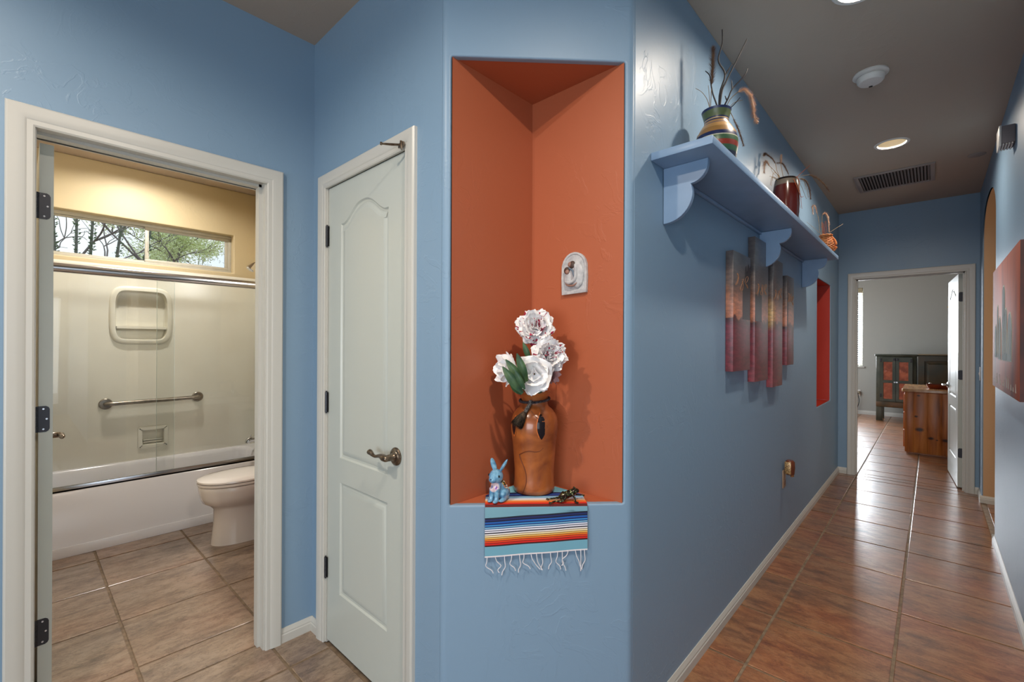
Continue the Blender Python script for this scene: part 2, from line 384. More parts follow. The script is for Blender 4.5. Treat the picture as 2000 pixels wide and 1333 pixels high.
# bedroom
panel('wall_bedroom_far', WP((0, 11.22), (1, 0), (0, -1)), -2.6, 2.3, 0, 3.1, .14, [(-2.30, -1.02, .95, 2.50)], M_gray)
shell('wall_bedroom_right', (2.2, 5.97, 0), (2.3, 11.22, 3.1), M_gray)
panel('wall_bedroom_left', WP((-2.6, 0), (0, 1), (1, 0)), 5.97, 11.22, 0, 3.1, .12, [(7.8, 10.6, .7, 2.3)], M_gray)
panel('wall_bedroom_near', WP((0, YE+.116), (1, 0), (0, 1)), -2.6, 2.2, 0, 3.1, .0, [(-.602, .240, -1, 2.047)], M_gray)
shell('ceiling_bedroom', (-2.6, 5.97, 3.1), (2.3, 11.36, 3.2), M_ceil)
# side room seen through the arch
shell('wall_side_far', (2.6, 4.0, 0), (2.7, 5.97, ZC), M_tan); shell('wall_side_back', (XF+.13, 5.66, 0), (2.6, 5.76, ZC), M_tan); shell('wall_side_near', (XF+.13, 4.0, 0), (2.6, 4.1, ZC), M_tan)
# foyer behind the camera
panel('wall_foyer_back', WP((0, -4.5), (1, 0), (0, 1)), XA, 4.2, 0, ZC, .12, [(-.8, 2.6, .05, 2.2)], M_wall)
panel('wall_foyer_right', WP((4.0, 0), (0, 1), (-1, 0)), -4.5, .74, 0, ZC, .12, [(-2.5, .5, .2, 2.2)], M_wall)
shell('wall_foyer_return', (XF+.13, .62, 0), (4.0, .74, ZC), M_wall)

# ceiling with round holes for the recessed lamps
CANS = [(-.21, 2.20, 'hall'), (-.213, 4.05, 'hall'), (-1.18, -.42, 'foyer'), (.02, .42, 'foyer')]
def circ(x, y, r, n=28): return [(x+r*math.cos(2*PI*k/n), y+r*math.sin(2*PI*k/n)) for k in range(n)]
def ceil(name, x0, x1, y0, y1, cans, z=ZC):
    outer = [(x0, y0), (x1, y0), (x1, y1), (x0, y1)]
    mb = MB(); relief(lambda u, v, h: (u, v, z+h), outer, [(circ(c[0], c[1], .078), [(0, .03)], False) for c in cans], mb)
    o = mb.obj(name, M_ceil, flat=True); tag(o, kind='structure'); return o
ceil('ceiling', XA-.12, 4.2, -4.62, YE+.12, CANS)
BATH_FILL_CANS = [(-4.22, .62, 'bath_fill')]  # out of view, added over the tub as fill for the dim bathroom
ceil('ceiling_bath', -4.95, XA-.1155, -.2, 1.62, BATH_FILL_CANS)
shell('ceiling_roof', (-4.95, -4.7, ZC+.16), (4.3, YE+.12, ZC+.2), M_ceil)

# ------------------------------------------------------------------ floor of slate tiles
def gridlines(a0, pitch, lo, hi):
    k0 = math.floor((lo-a0)/pitch); r = []
    while a0+k0*pitch < hi: r.append((a0+k0*pitch, a0+(k0+1)*pitch)); k0 += 1
    return r
G = .0060
fl = MB().box((-5.0, -4.7, -.08), (4.3, 11.4, -.0038)).obj('floor', M_grout, flat=True); tag(fl, kind='structure')
tcache = {}
def tile(x0, x1, y0, y1, mat, parent):
    x0 += G; x1 -= G; y0 += G; y1 -= G
    if x1-x0 < .012 or y1-y0 < .012: return
    key = (round(x1-x0, 4), round(y1-y0, 4), mat.name)
    if key not in tcache:
        wx, wy = (x1-x0)/2, (y1-y0)/2; bv = .0025
        mb = MB(); mb.loft([[(-wx, -wy, -.0038), (wx, -wy, -.0038), (wx, wy, -.0038), (-wx, wy, -.0038)], [(-wx, -wy, -.0012), (wx, -wy, -.0012), (wx, wy, -.0012), (-wx, wy, -.0012)],
                 [(-wx+bv, -wy+bv, 0), (wx-bv, -wy+bv, 0), (wx-bv, wy-bv, 0), (-wx+bv, wy-bv, 0)]], True, False, True)
        me = bpy.data.meshes.new('tile'); me.from_pydata(mb.v, [], mb.f); me.materials.append(mat); tcache[key] = me
    o = bpy.data.objects.new('tile', tcache[key]); link(o, parent); o.location = ((x0+x1)/2, (y0+y1)/2, 0)
def lay(x0, x1, y0, y1, ax, ay, px, py, mat, skip=None):
    for a, b in gridlines(ax, px, x0, x1):
        for c, d in gridlines(ay, py, y0, y1):
            q = (max(a, x0), min(b, x1), max(c, y0), min(d, y1))
            if skip and skip(*q): continue
            tile(*q, mat, fl)
lay(XD, XF, .6, YE-.002, -.118, 2.515, .4585, .4585, M_tileh)
lay(-.602, .240, YE-.002, YE+.117, -.118, 2.515, .4585, .4585, M_tileh)
lay(-2.6, 1.2, YE+.117, 11.22, -.118, 2.515, .4585, .4585, M_tileh, lambda a, b, c, d: a > .5 or b < -1.7)
lay(XF, 1.3, 4.1, 5.66, -.118, 2.515, .4585, .4585, M_tileh)
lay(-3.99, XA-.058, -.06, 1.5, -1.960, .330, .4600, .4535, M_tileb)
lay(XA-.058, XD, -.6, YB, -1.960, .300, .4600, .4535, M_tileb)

# ------------------------------------------------------------------ casings, jambs, baseboards
PROF = [(0, 0), (0, .009), (.005, .012), (.018, .012), (.023, .015), (.040, .0175), (.056, .018), (.060, .016), (.062, .012), (.062, 0)]
def casing(P, s0, s1, zt, parent, w=.062, name='casing'):
    rings = []
    for (t, h) in PROF:
        t = t*w/.062; rings.append([P(s0-t, 0, h), P(s0-t, zt+t, h), P(s1+t, zt+t, h), P(s1+t, 0, h)])
    mb = MB(); mb.loft(rings, False); return mb.obj(name, M_trim, parent, ang=25)
def jamb(P, s0, s1, zt, d0, d1, parent, t=.018):
    mb = MB()
    def bx(a, b, c, d, e=d0, f=d1):
        vs = [P(x, z, h) for h in (e, f) for z in (c, d) for x in (a, b)]
        mb.add(vs, [(0, 2, 3, 1), (4, 5, 7, 6), (0, 1, 5, 4), (2, 6, 7, 3), (0, 4, 6, 2), (1, 3, 7, 5)])
    bx(s0-t, s0, 0, zt+t); bx(s1, s1+t, 0, zt+t); bx(s0, s1, zt, zt+t); return mb, bx
def baseboard(name, P, s0, s1, h=.062, t=.012):
    pr = [(0, 0), (t, 0), (t, h*.55), (t*.8, h*.62), (t*.8, h*.72), (t*.45, h*.9), (t*.25, h), (0, h)]
    mb = MB(); mb.loft([[P(s0, z, d) for d, z in pr], [P(s1, z, d) for d, z in pr]]); o = mb.obj(name, M_trim, ang=20); tag(o, kind='structure'); return o
baseboard('baseboard_left', PA, .786, YB)
baseboard('baseboard_left_near', PA, -4.5, -.037)
baseboard('baseboard_hall_left', PD, YD+.02, YE)
baseboard('baseboard_end_left', PE, XD, -.662)
baseboard('baseboard_end_right', PE, .290, XF)
baseboard('baseboard_hall_right', PF, .62, AY0+.0)
baseboard('baseboard_hall_right_far', PF, AY1, YE)
baseboard('baseboard_arch_far', WP((0, AY1), (1, 0), (0, -1)), XF-.012, XF+T+.012)
baseboard('baseboard_arch_near', WP((0, AY0), (1, 0), (0, 1)), XF-.012, XF+T+.012)
baseboard('baseboard_bedroom', WP((0, 11.22), (1, 0), (0, -1)), -2.6, 2.2, .075)
baseboard('baseboard_closet', PB, XA, -2.078)

def hinge(P, s, z, parent, h=.09, leafdir=1):
    """knuckle with small leaf; s on the wall line, axis standing proud of the surface"""
    mb = MB(); c0 = Vector(P(s, z-h/2, .0045))
    for k in range(5):
        a = z-h/2+h*k/5+.0006; b = z-h/2+h*(k+1)/5-.0006; mb.tube([P(s, a, .0045), P(s, b, .0045)], .0058, 10)
    mb.tube([P(s, z-h/2-.005, .0045), P(s, z+h/2+.005, .0045)], .0036, 8)
    mb.add([P(s-.012, z-h/2, .0008), P(s+.012, z-h/2, .0008), P(s+.012, z+h/2, .0008), P(s-.012, z+h/2, .0008)], [(0, 1, 2, 3)])
    return mb.obj('hinge', M_black, parent)
def lever(P, s, z, parent, dir=-1, mat=None, ln=.115):
    mat = mat or M_bronze
    c = Vector(P(s, z, 0)); n = (Vector(P(s, z, 1))-c).normalized(); d = (Vector(P(s+1, z, 0))-c).normalized()*dir; u = Vector((0, 0, 1))
    mb = MB()
    rings = []
    for rr, hh in ((.033, 0), (.0335, .004), (.031, .008), (.026, .010), (.024, .013), (.016, .015), (.013, .02), (.012, .042), (.013, .044)):
        rings.append([c+n*hh+(d*math.cos(2*PI*k/24)+u*math.sin(2*PI*k/24))*rr for k in range(24)])
    mb.loft(rings); r = mb.obj('rosette', mat, parent)
    mb = MB(); q = c+n*.046
    pts = [q-d*.014, q-d*.006, q+d*.012+u*.001, q+d*.03+u*.004, q+d*.05+u*.001, q+d*.07-u*.003, q+d*.085-u*.001, q+d*.098+u*.004, q+d*.108+u*.007, q+d*.115+u*.003, q+d*.118-u*.002]
    mb.tube(pts, [.008, .012, .013, .009, .0065, .006, .0065, .009, .0105, .008, .003], 12, 3); mb.obj('lever', mat, parent)

def arch_outline(x0, x1, z0, zs, zp, n=26):
    pts = [(x0, z0), (x1, z0)]
    xm = (x0+x1)/2; hw = (x1-x0)/2
    for k in range(n+1):
        t = 1-2*k/n; a = abs(t)
        f = 0 if a > .92 else (.5+.5*math.cos(PI*(a/.92)**1.25))
        pts.append((xm+hw*t, zs+(zp-zs)*f))
    return pts
GRV = [(.006, -.006), (.014, -.008), (.022, -.003), (.030, -.0015), (.036, -.0005)]
def panel_leaf(P, s0, s1, z0, z1, thick, parent, mat=M_door, pan=None, name='leaf', both=False):
    w = s1-s0; a, b = s0+.115*w/.61, s1-.115*w/.61
    feats = [(arch_outline(a, b, .845, 1.855, 1.925), GRV, True), ([(a, .255), (b, .255), (b, .74), (a, .74)], GRV, True)]
    outer = [(s0, z0), (s1, z0), (s1, z1), (s0, z1)]
    mb = relief(P, outer, feats, None, None if both else -thick)
    if both:
        relief(lambda u, v, h: P(u, v, -thick-h), outer, feats, mb)
        n = 4; mb.loft([[P(p[0], p[1], 0) for p in outer], [P(p[0], p[1], -thick) for p in outer]], True, False, False)
    return mb.obj(name, mat, parent, ang=22)

# door 1: the closet door
d1 = thing('door_1', (-1.70, YB, 0), kind='structure')
casing(PB, -2.014, -1.391, 2.033, d1)
mb, bx = jamb(PB, -2.008, -1.397, 2.037, -.10, .0, d1); bx(-2.008, -1.996, 0, 2.037, -.10, -.042); bx(-1.409, -1.397, 0, 2.037, -.10, -.042); bx(-2.008, -1.397, 2.025, 2.037, -.10, -.042)
mb.obj('jamb', M_trim, d1)
PBl = WP((0, YB+.003), (1, 0), (0, -1))
leaf = panel_leaf(PBl, -2.004, -1.401, .015, 2.031, .035, d1)
for z in (1.82, 1.077, .338): hinge(WP((0, YB+.001), (1, 0), (0, -1)), -2.008, z, d1)
lever(PBl, -1.455, .925, leaf)
MB().box((-1.4015, YB+.004, .885), (-1.398, YB+.03, .955)).obj('latch_plate', M_black, d1)
# flip lock on the head casing
fp = MB(); fp.box((-1.412, YB-.024, 2.036), (-1.380, YB-.018, 2.052), .001); fp.tube([(-1.392, YB-.024, 2.030), (-1.392, YB-.024, 2.056)], .0045, 10)
fp.tube([(-1.392, YB-.026, 2.042), (-1.410, YB-.05, 2.040), (-1.432, YB-.075, 2.041)], [.0035, .0045, .0035], 8); fp.tube([(-1.432, YB-.075, 2.041), (-1.436, YB-.080, 2.042)], .006, 8)
fp.tube([(-1.392, YB-.022, 2.036), (-1.392, YB-.022, 2.026)], [.006, .003], 8)
tag(fp.obj('flip_lock', M_bronze, org=(-1.392, YB-.02, 2.03)), 'small dark metal flip lock on the top right corner of the cream closet door casing', 'lock')

# door 2: bathroom door, standing open into the bathroom
d2 = thing('door_2', (XA, .38, 0), kind='structure')
casing(PA, .034, .724, 2.033, d2, .066)
mb, bx = jamb(PA, .037, .718, 2.037, -.115, 0, d2); bx(.707, .718, 0, 2.037, -.075, -.04); bx(.037, .718, 2.026, 2.037, -.075, -.04)
mb.obj('jamb', M_trim, d2)
casing(WP((XA-.116, 0), (0, 1), (-1, 0)), .034, .724, 2.033, d2, .062, 'inner_casing')
PL = WP((0, .081), (1, 0), (0, 1))
lf2 = panel_leaf(PL, -2.955, -2.280, .012, 2.027, .035, d2, both=True)
lever(PL, -2.895, .925, lf2, 1, ln=.1)
lever(WP((0, .046), (1, 0), (0, -1)), -2.895, .925, lf2, 1)
for z in (1.81, 1.072, .335):
    mb = MB(); y0, y1 = .0405, .0735
    def q(u, v, h): return (-2.280+h, u, v)
    mb.prism([(y0, z-.045), (y1-.009, z-.045), (y1-.003, z-.041), (y1, z-.034), (y1, z+.034), (y1-.003, z+.041), (y1-.009, z+.045), (y0, z+.045)], q, 0, .0018)
    for k in range(5): mb.tube([(-2.2765, .0405, z-.045+.018*k+.0006), (-2.2765, .0405, z-.045+.018*(k+1)-.0006)], .0052, 8)
    h = mb.obj('hinge', M_black, d2)
    mb = MB()
    for yy, zz in ((.058, z+.035), (.066, z), (.058, z-.035)): mb.tube([(-2.2785, yy, zz), (-2.2772, yy, zz)], [.0038, .0028], 10)
    mb.obj('screws', M_alu, h)

# door 3: bedroom door at the end of the hall, standing open
d3 = thing('door_3', (-.18, YE, 0), kind='structure')
casing(PE, -.596, .226, 2.033, d3, .064)
mb, bx = jamb(PE, -.590, .220, 2.037, -.115, 0, d3); bx(-.590, -.579, 0, 2.037, -.075, -.04); bx(.209, .220, 0, 2.037, -.075, -.04); bx(-.590, .220, 2.026, 2.037, -.075, -.04)
mb.obj('jamb', M_trim, d3)
casing(WP((0, YE+.116), (1, 0), (0, 1)), -.596, .226, 2.033, d3, .062, 'inner_casing')
ang3 = math.radians(90-4.0)
dd = (-math.cos(ang3), math.sin(ang3)); nn = (-math.sin(ang3), -math.cos(ang3))
hx, hy = .2145, YE+.122
P3 = WP((hx+nn[0]*.035, hy+nn[1]*.035), dd, nn)
lf3 = panel_leaf(P3, .0, .775, .012, 2.027, .035, d3, M_door, both=True)
lever(P3, .715, .93, lf3, -1, M_chrome)
for z in (1.81, 1.072, .335):
    mb = MB()
    mb.prism([(.0, z-.045), (.024, z-.045), (.033, z-.036), (.033, z+.036), (.024, z+.045), (0, z+.045)][::1], lambda u, v, h: P3(-h, v, -.0345+u), 0, .0018)
    mb.tube([P3(-.004, z-.046, -.037), P3(-.004, z+.046, -.037)], .0055, 8); mb.obj('hinge', M_black, d3)

# ================================================================== BATHROOM
# window_1
w1 = thing('window_1', (-4.83, .71, 1.985), kind='structure')
WY0, WY1, WZ0, WZ1 = .09, 1.325, 1.985, 2.33
mb = MB(); X0, X1 = -4.875, -4.825
def frame(mb, x0, x1, y0, y1, z0, z1, w, bev=.003):
    mb.box((x0, y0, z0), (x1, y1, z0+w), bev); mb.box((x0, y0, z1-w), (x1, y1, z1), bev); mb.box((x0, y0, z0+w), (x1, y0+w, z1-w), bev); mb.box((x0, y1-w, z0+w), (x1, y1, z1-w), bev)
frame(mb, X0, X1, WY0, WY1, WZ0, WZ1, .026); mb.obj('window_frame', M_alu2, w1)
mb = MB(); frame(mb, -4.848, -4.828, .70, WY1-.026, WZ0+.026, WZ1-.026, .026); mb.box((-4.826, .716, 2.10), (-4.818, .724, 2.19), .002); mb.obj('sliding_sash', M_alu2, w1)
mb = MB(); frame(mb, -4.872, -4.852, WY0+.026, .725, WZ0+.026, WZ1-.026, .014); mb.obj('fixed_sash', M_alu2, w1)
mb = MB(); mb.box((-4.863, WY0+.03, WZ0+.03), (-4.860, .72, WZ1-.03)); mb.obj('pane', M_glass, w1, flat=True)
mb = MB(); mb.box((-4.840, .72, WZ0+.045), (-4.837, WY1-.045, WZ1-.045)); mb.obj('pane', M_glass, w1, flat=True)

# surround
su = thing('shower_surround', (-4.75, .72, .40), 'beige moulded shower surround wall behind the glass with a recessed shelf and soap dish', 'shower wall')
PS = WP((-4.705, 0), (0, 1), (1, 0))
def barrel(y0, y1, z0, z1, n=10, bulge=.012, cut=.0):
    ym = (y0+y1)/2; hy = (y1-y0)/2; zm = (z0+z1)/2; hz = (z1-z0)/2; pts = []
    for k in range(44):
        a = 2*PI*k/44; c, s_ = math.cos(a), math.sin(a); e_ = 2/5.2
        pts.append((ym+hy*math.copysign(abs(c)**e_, c)*(1-.05*(s_*0+abs(s_))), zm+hz*math.copysign(abs(s_)**e_, s_)*(1-.05*abs(c)**3)))
    return pts
feats = [(barrel(.465, .865, 1.325, 1.79), [(.006, .014), (.014, .020), (.036, .020), (.046, -.036), (.052, -.040)], True),
         (rrect(.640, .840, .485, .665, .02), [(.004, .008), (.010, .010), (.030, .010), (.036, -.03)], True)]
mb = relief(PS, [(-.055, .40), (1.495, .40), (1.495, 1.93), (-.055, 1.93)], feats)
mb.loft([[PS(-.055, 1.93, 0), PS(1.495, 1.93, 0)], [PS(-.055, 1.945, -.004), PS(1.495, 1.945, -.004)]], False)
mb.obj('back_panel', M_surr, su, ang=40)
mb = MB()
relief(PS, [(.47, .47), (.471, .47), (.471, .471)], [], mb)
MB().box((-4.75, 1.488, .40), (-4.0, 1.498, 1.93), .003).obj('end_panel', M_surr, su)
MB().box((-4.75, -.058, .40), (-4.0, -.048, 1.93), .003).obj('end_panel', M_surr, su)
mb = MB(); mb.prism([(.512, 1.452), (.82, 1.452), (.82, 1.470), (.512, 1.470)], PS, -.036, .013)
if 0: mb.prism([(.535, 1.452), (.795, 1.452), (.812, 1.462), (.812, 1.470), (.52, 1.470), (.52, 1.462)], PS, -.004, .014)
mb.obj('shelf_ledge', M_surr, su, ang=20)
mb = MB()
for z_ in (.535, .55): mb.prism([(.678, z_), (.802, z_), (.802, z_+.006), (.678, z_+.006)], PS, -.029, -.004)
if 0: mb.prism([(.672, .525), (.682, .51), (.798, .51), (.808, .525), (.800, .585), (.775, .612), (.74, .622), (.705, .612), (.680, .585)], PS, .0095, .012)
mb.obj('soap_dish', M_surr, su, ang=20)

# bathtub
tb = thing('bathtub', (-4.37, .72, 0), 'white bathtub with a plain apron behind the sliding glass doors', 'bathtub')
mb = MB(); x0, x1, y0, y1 = -4.738, -3.990, -.05, 1.488
mb.loft([[(x0, y0, 0), (x1, y0, 0), (x1, y1, 0), (x0, y1, 0)], [(x0, y0, .395), (x1-.004, y0, .395), (x1-.004, y1, .395), (x0, y1, .395)], [(x0, y0, .405), (x1-.012, y0, .405), (x1-.012, y1, .405), (x0, y1, .405)]], True, False, False)
outer = [(x0, y0), (x1-.012, y0), (x1-.012, y1), (x0, y1)]
basin = rrect(x0+.07, x1-.09, y0+.08, y1-.08, .12, 8)
relief(lambda u, v, h: (u, v, .405+h), outer, [(basin, [(.008, -.006), (.02, -.03), (.045, -.16), (.06, -.28), (.09, -.335), (.13, -.345)], True)], mb)
mb.obj('tub_shell', M_tub, tb, ang=40)
mb = MB(); mb.box((-3.990, -.05, 0), (-3.982, 1.488, .064), .002); mb.obj('apron_skirt', M_tub, tb)

sd = thing('shower_door', (-4.03, .72, .41), 'framed sliding glass shower doors with aluminium header above the tub', 'shower door')
mb = MB(); pr = []
for k in range(17):
    a = -PI/2+PI*k/16; pr.append((.016*math.cos(a)+.010, .028*math.sin(a)))
pr += [(-.018, .028), (-.018, -.028)]
mb.loft([[(-4.025+u, -.046, 1.806+v) for u, v in pr], [(-4.025+u, 1.486, 1.806+v) for u, v in pr]]); mb.obj('header', M_alu, sd, ang=30)
mb = MB(); mb.box((-4.062, -.046, .406), (-4.002, 1.486, .418), .002); mb.box((-4.010, -.046, .406), (-4.002, 1.486, .438), .002); mb.box((-4.036, -.046, .406), (-4.030, 1.486, .430), .001); mb.box((-4.062, -.046, .406), (-4.056, 1.486, .43), .001)
mb.obj('track', M_alu, sd)
MB().box((-4.020, -.04, .424), (-4.014, .748, 1.792)).obj('glass_panel', M_sglass, sd, flat=True)
MB().box((-4.050, .655, .424), (-4.044, 1.480, 1.792)).obj('glass_panel', M_sglass, sd, flat=True)
M_ge = base('glass_edge_green', srgb(214, 224, 212), .2)
MB().box((-4.021, .7482, .424), (-4.013, .7497, 1.792)).obj('glass_edge', M_ge, sd, flat=True); MB().box((-4.051, .6533, .424), (-4.043, .6548, 1.792)).obj('glass_edge', M_ge, sd, flat=True)
MB().box((-4.060, 1.478, .42), (-4.006, 1.488, 1.79), .002).obj('wall_jamb', M_alu, sd)
MB().box((-4.060, -.048, .42), (-4.006, -.038, 1.79), .002).obj('wall_jamb', M_alu, sd)
MB().box((-4.026, .735, .424), (-4.008, .755, .44), .002).obj('guide', M_alu, sd)

gb = thing('grab_bar', (-4.74, .74, .875), 'dark brushed metal grab bar mounted on the beige shower wall', 'grab bar')
mb = MB(); mb.tube([(-4.698, .45, .868), (-4.680, .45, .868), (-4.664, .462, .868), (-4.661, .49, .869), (-4.661, .74, .873), (-4.661, 1.00, .877), (-4.664, 1.028, .878), (-4.680, 1.04, .878), (-4.698, 1.04, .878)], .016, 14, 3); mb.obj('bar', M_nickel, gb)
for y, z in ((.45, .868), (1.04, .878)):
    rings = [[(-4.7045+h, y+rr*math.cos(2*PI*k/24), z+rr*math.sin(2*PI*k/24)) for k in range(24)] for rr, h in ((.042, 0), (.042, .006), (.036, .012), (.018, .014))]
    MB().loft(rings).obj('flange', M_nickel, gb)
sh = thing('shower_fixture', (-4.42, 1.488, 2.05), 'chrome shower head on a short arm above the shower glass', 'shower head')
MB().tube([(-4.42, 1.5, 2.075), (-4.42, 1.44, 2.07), (-4.42, 1.40, 2.045)], .009, 10, 4).obj('arm', M_chrome, sh)
mb = MB(); d = Vector((0, -.6, -.8)).normalized(); c0 = Vector((-4.42, 1.402, 2.048)); u = d.orthogonal().normalized(); v = d.cross(u)
mb.loft([[c0+d*h+(u*math.cos(2*PI*k/20)+v*math.sin(2*PI*k/20))*rr for k in range(20)] for rr, h in ((.012, 0), (.018, .012), (.024, .03), (.032, .06), (.034, .075), (.028, .08))]); mb.obj('head', M_chrome, sh)
MB().lathe((-4.42, 1.495, 2.075), [(.0, 0)]+[(.03, 0)], 4) 
sp = thing('tub_spout', (-4.42, 1.488, .50), 'chrome tub spout on the end wall behind the toilet', 'faucet')
MB().tube([(-4.42, 1.488, .50), (-4.42, 1.40, .50), (-4.42, 1.355, .494), (-4.42, 1.340, .470)], [.026, .026, .024, .02], 14, 3).obj('spout_body', M_chrome, sp)
MB().tube([(-4.42, 1.37, .52), (-4.42, 1.37, .54)], [.004, .007], 8).obj('diverter', M_chrome, sp)

# toilet
TX = -3.54
to = thing('toilet', (TX, 1.05, 0), 'white toilet with closed lid beside the tub', 'toilet')
def egg(cx, cy, z, hx, hf, hb, n=32, p=2.0):
    out = []
    for k in range(n):
        a = 2*PI*k/n; c, s_ = math.cos(a), math.sin(a); h = hb if s_ > 0 else hf; e_ = 2/(p if s_ < 0 else 3.0)
        out.append((cx+hx*math.copysign(abs(c)**(2/2.2), c), cy+h*math.copysign(abs(s_)**e_, s_), z))
    return out
mb = MB(); mb.loft([egg(TX, 1.06, 0, .115, .20, .28), egg(TX, 1.06, .02, .113, .197, .28), egg(TX, 1.06, .14, .105, .185, .28), egg(TX, 1.06, .235, .108, .185, .28), egg(TX, 1.055, .262, .125, .205, .28), egg(TX, 1.05, .285, .152, .235, .28), egg(TX, 1.05, .32, .172, .250, .27), egg(TX, 1.05, .365, .182, .258, .26), egg(TX, 1.05, .392, .183, .260, .255), egg(TX, 1.05, .398, .178, .255, .25)])
mb.obj('bowl', M_porc, to, ang=50)
mb = MB(); mb.loft([egg(TX, 1.05, .402, .186, .262, .20), egg(TX, 1.05, .406, .190, .266, .205), egg(TX, 1.05, .416, .190, .266, .205), egg(TX, 1.05, .419, .186, .262, .20)]); mb.obj('seat', M_porc, to, ang=40)
mb = MB(); mb.loft([egg(TX, 1.05, .423, .186, .262, .20), egg(TX, 1.05, .427, .191, .268, .205), egg(TX, 1.05, .436, .189, .266, .205), egg(TX, 1.05, .445, .165, .24, .19), egg(TX, 1.05, .450, .11, .18, .14), egg(TX, 1.05, .452, .04, .08, .06)]); mb.obj('lid', M_porc, to, ang=50)
mb = MB(); mb.box((TX-.20, 1.285, .38), (TX+.20, 1.48, .76), .02); mb.obj('tank', M_porc, to)
MB().box((TX-.21, 1.275, .762), (TX+.21, 1.49, .795), .012).obj('tank_lid', M_porc, to)

# vanity
va = thing('bathroom_vanity', (-2.85, 1.27, 0), 'honey oak bathroom vanity cabinet just inside the bathroom door', 'vanity')
MB().box((-3.245, 1.065, .08), (-2.42, 1.488, .785), .004).obj('cabinet_body', M_oak, va)
MB().box((-3.235, 1.12, 0), (-2.43, 1.488, .08)).obj('toe_kick', M_oak, va)
for a, b in ((-3.225, -2.845), (-2.825, -2.44)):
    PV = WP((0, 1.062), (1, 0), (0, -1))
    d = relief(PV, [(a, .13), (b, .13), (b, .74), (a, .74)], [([(a+.05, .18), (b-.05, .18), (b-.05, .69), (a+.05, .69)], [(.004, -.006), (.03, -.006), (.045, .0)], True)], None, -.002).obj('cabinet_door', M_oak, va, ang=20)
    MB().ball(((a+b)/2+.12, 1.045, .6), .014, 12, 8).obj('knob', M_bronze, d)
st = thing('vanity_sink', (-2.85, 1.27, .786), 'white cultured sink top with bowed front resting on the vanity', 'sink')
mb = MB(); out = [(-3.265, 1.487), (-2.41, 1.487), (-2.41, 1.045)]+[(-2.41-(.855)*k/16, 1.045-.055*math.sin(PI*min(1, max(0, (k)/16)))**.6) for k in range(1, 16)]+[(-3.265, 1.045)]
mb.loft([[(x, y, z) for x, y in out] for z in (.788, .79)]+[[(x, y, .828) for x, y in out], [(x*.998-.0057, (y-1.27)*.98+1.27, .834) for x, y in out]]); mb.obj('countertop', M_porc, st, ang=30)
MB().lathe((-2.85, 1.24, .834), [(.19, 0), (.2, .006), (.19, .008), (.16, .001)], 32, False, False).obj('basin', M_porc, st)
fa = thing('sink_faucet', (-3.0, 1.40, .835), 'chrome faucet standing on the sink top', 'faucet')
MB().tube([(-2.98, 1.42, .836), (-2.98, 1.42, .93), (-2.98, 1.38, .965), (-2.98, 1.31, .95)], .012, 12, 4).obj('spout', M_chrome, fa)
MB().tube([(-3.06, 1.42, .836), (-3.06, 1.42, .89)], [.022, .014], 12).obj('handle', M_chrome, fa)
# unseen wall lamp above the sink, added to brighten the bathroom
vl = thing('vanity_fill_light', (-2.9, 1.48, 2.0), 'wall lamp with frosted shade added above the sink as unseen bathroom fill light', 'lamp')
MB().box((-3.2, 1.47, 1.97), (-2.6, 1.498, 2.05), .004).obj('back_plate', M_chrome, vl)
MB().box((-3.15, 1.40, 1.95), (-2.65, 1.468, 2.07), .02).obj('shade', emit('fill_shade_glow', (1, .86, .64, 1), 5.0), vl)
l = bpy.data.lights.new('lamp_light', 'AREA'); l.shape = 'RECTANGLE'; l.size = .5; l.size_y = .12; l.energy = 36; l.color = (1, .99, .96)
lo = bpy.data.objects.new('lamp_light', l); COL.objects.link(lo); lo.location = (-2.9, 1.395, 2.01); lo.rotation_euler = (-PI/2+.25, 0, 0)

# ================================================================== HALL CEILING FITTINGS
M_lens = emit('lamp_lens', (1, .85, .60, 1), 1.5)
for i, (x, y, k) in enumerate(CANS+BATH_FILL_CANS):
    lab = {0: 'round recessed ceiling lamp nearest the camera in the hall ceiling', 1: 'round recessed ceiling lamp in front of the air grille', 2: 'round recessed ceiling lamp over the left of the foyer', 3: 'round recessed ceiling lamp over the niche wall', 4: 'round recessed lamp added to the bathroom ceiling as unseen fill light'}[i]
    c = thing('ceiling_lamp', (x, y, ZC), lab, 'ceiling lamp', 'recessed lamps in the ceiling')
    MB().lathe((x, y, ZC), [(.078, .0), (.080, -.004), (.094, -.005), (.098, -.002), (.098, 0)], 32, False, False).obj('trim_ring', M_white, c)
    MB().lathe((x, y, ZC), [(.078, -.001), (.072, .03), (.062, .075)], 32, False, False).obj('reflector', base('reflector_white', srgb(240, 226, 200), .4), c)
    MB().lathe((x, y, ZC+.070), [(.060, 0), (.050, -.010), (.030, -.016), (.0005, -.018)], 28, True, False).obj('lens', M_lens, c)
    l = bpy.data.lights.new('lamp_light', 'AREA'); l.shape = 'DISK'; l.size = .085; l.energy = CAN_POWER[k]; l.color = (1, .96, .90) if k == 'bath_fill' else CAN_COL; l.spread = math.radians(165)
    lo = bpy.data.objects.new('lamp_light', l); COL.objects.link(lo); lo.location = (x, y, ZC+.012)

sm = thing('smoke_detector', (-.24, 2.94, ZC), 'round white smoke detector on the hall ceiling between the two lamps', 'smoke detector')
MB().lathe((-.24, 2.94, ZC), [(.074, 0), (.076, -.008), (.070, -.013), (.060, -.015)], 36, True, True).obj('base_ring', M_white, sm)
MB().lathe((-.24, 2.94, ZC), [(.056, -.015), (.060, -.021), (.057, -.038), (.050, -.046), (.02, -.048), (.001, -.048)], 36).obj('housing', M_white, sm)
MB().box((-.25, 2.975, ZC-.0495), (-.235, 2.985, ZC-.046)).obj('test_button', M_dark, sm)

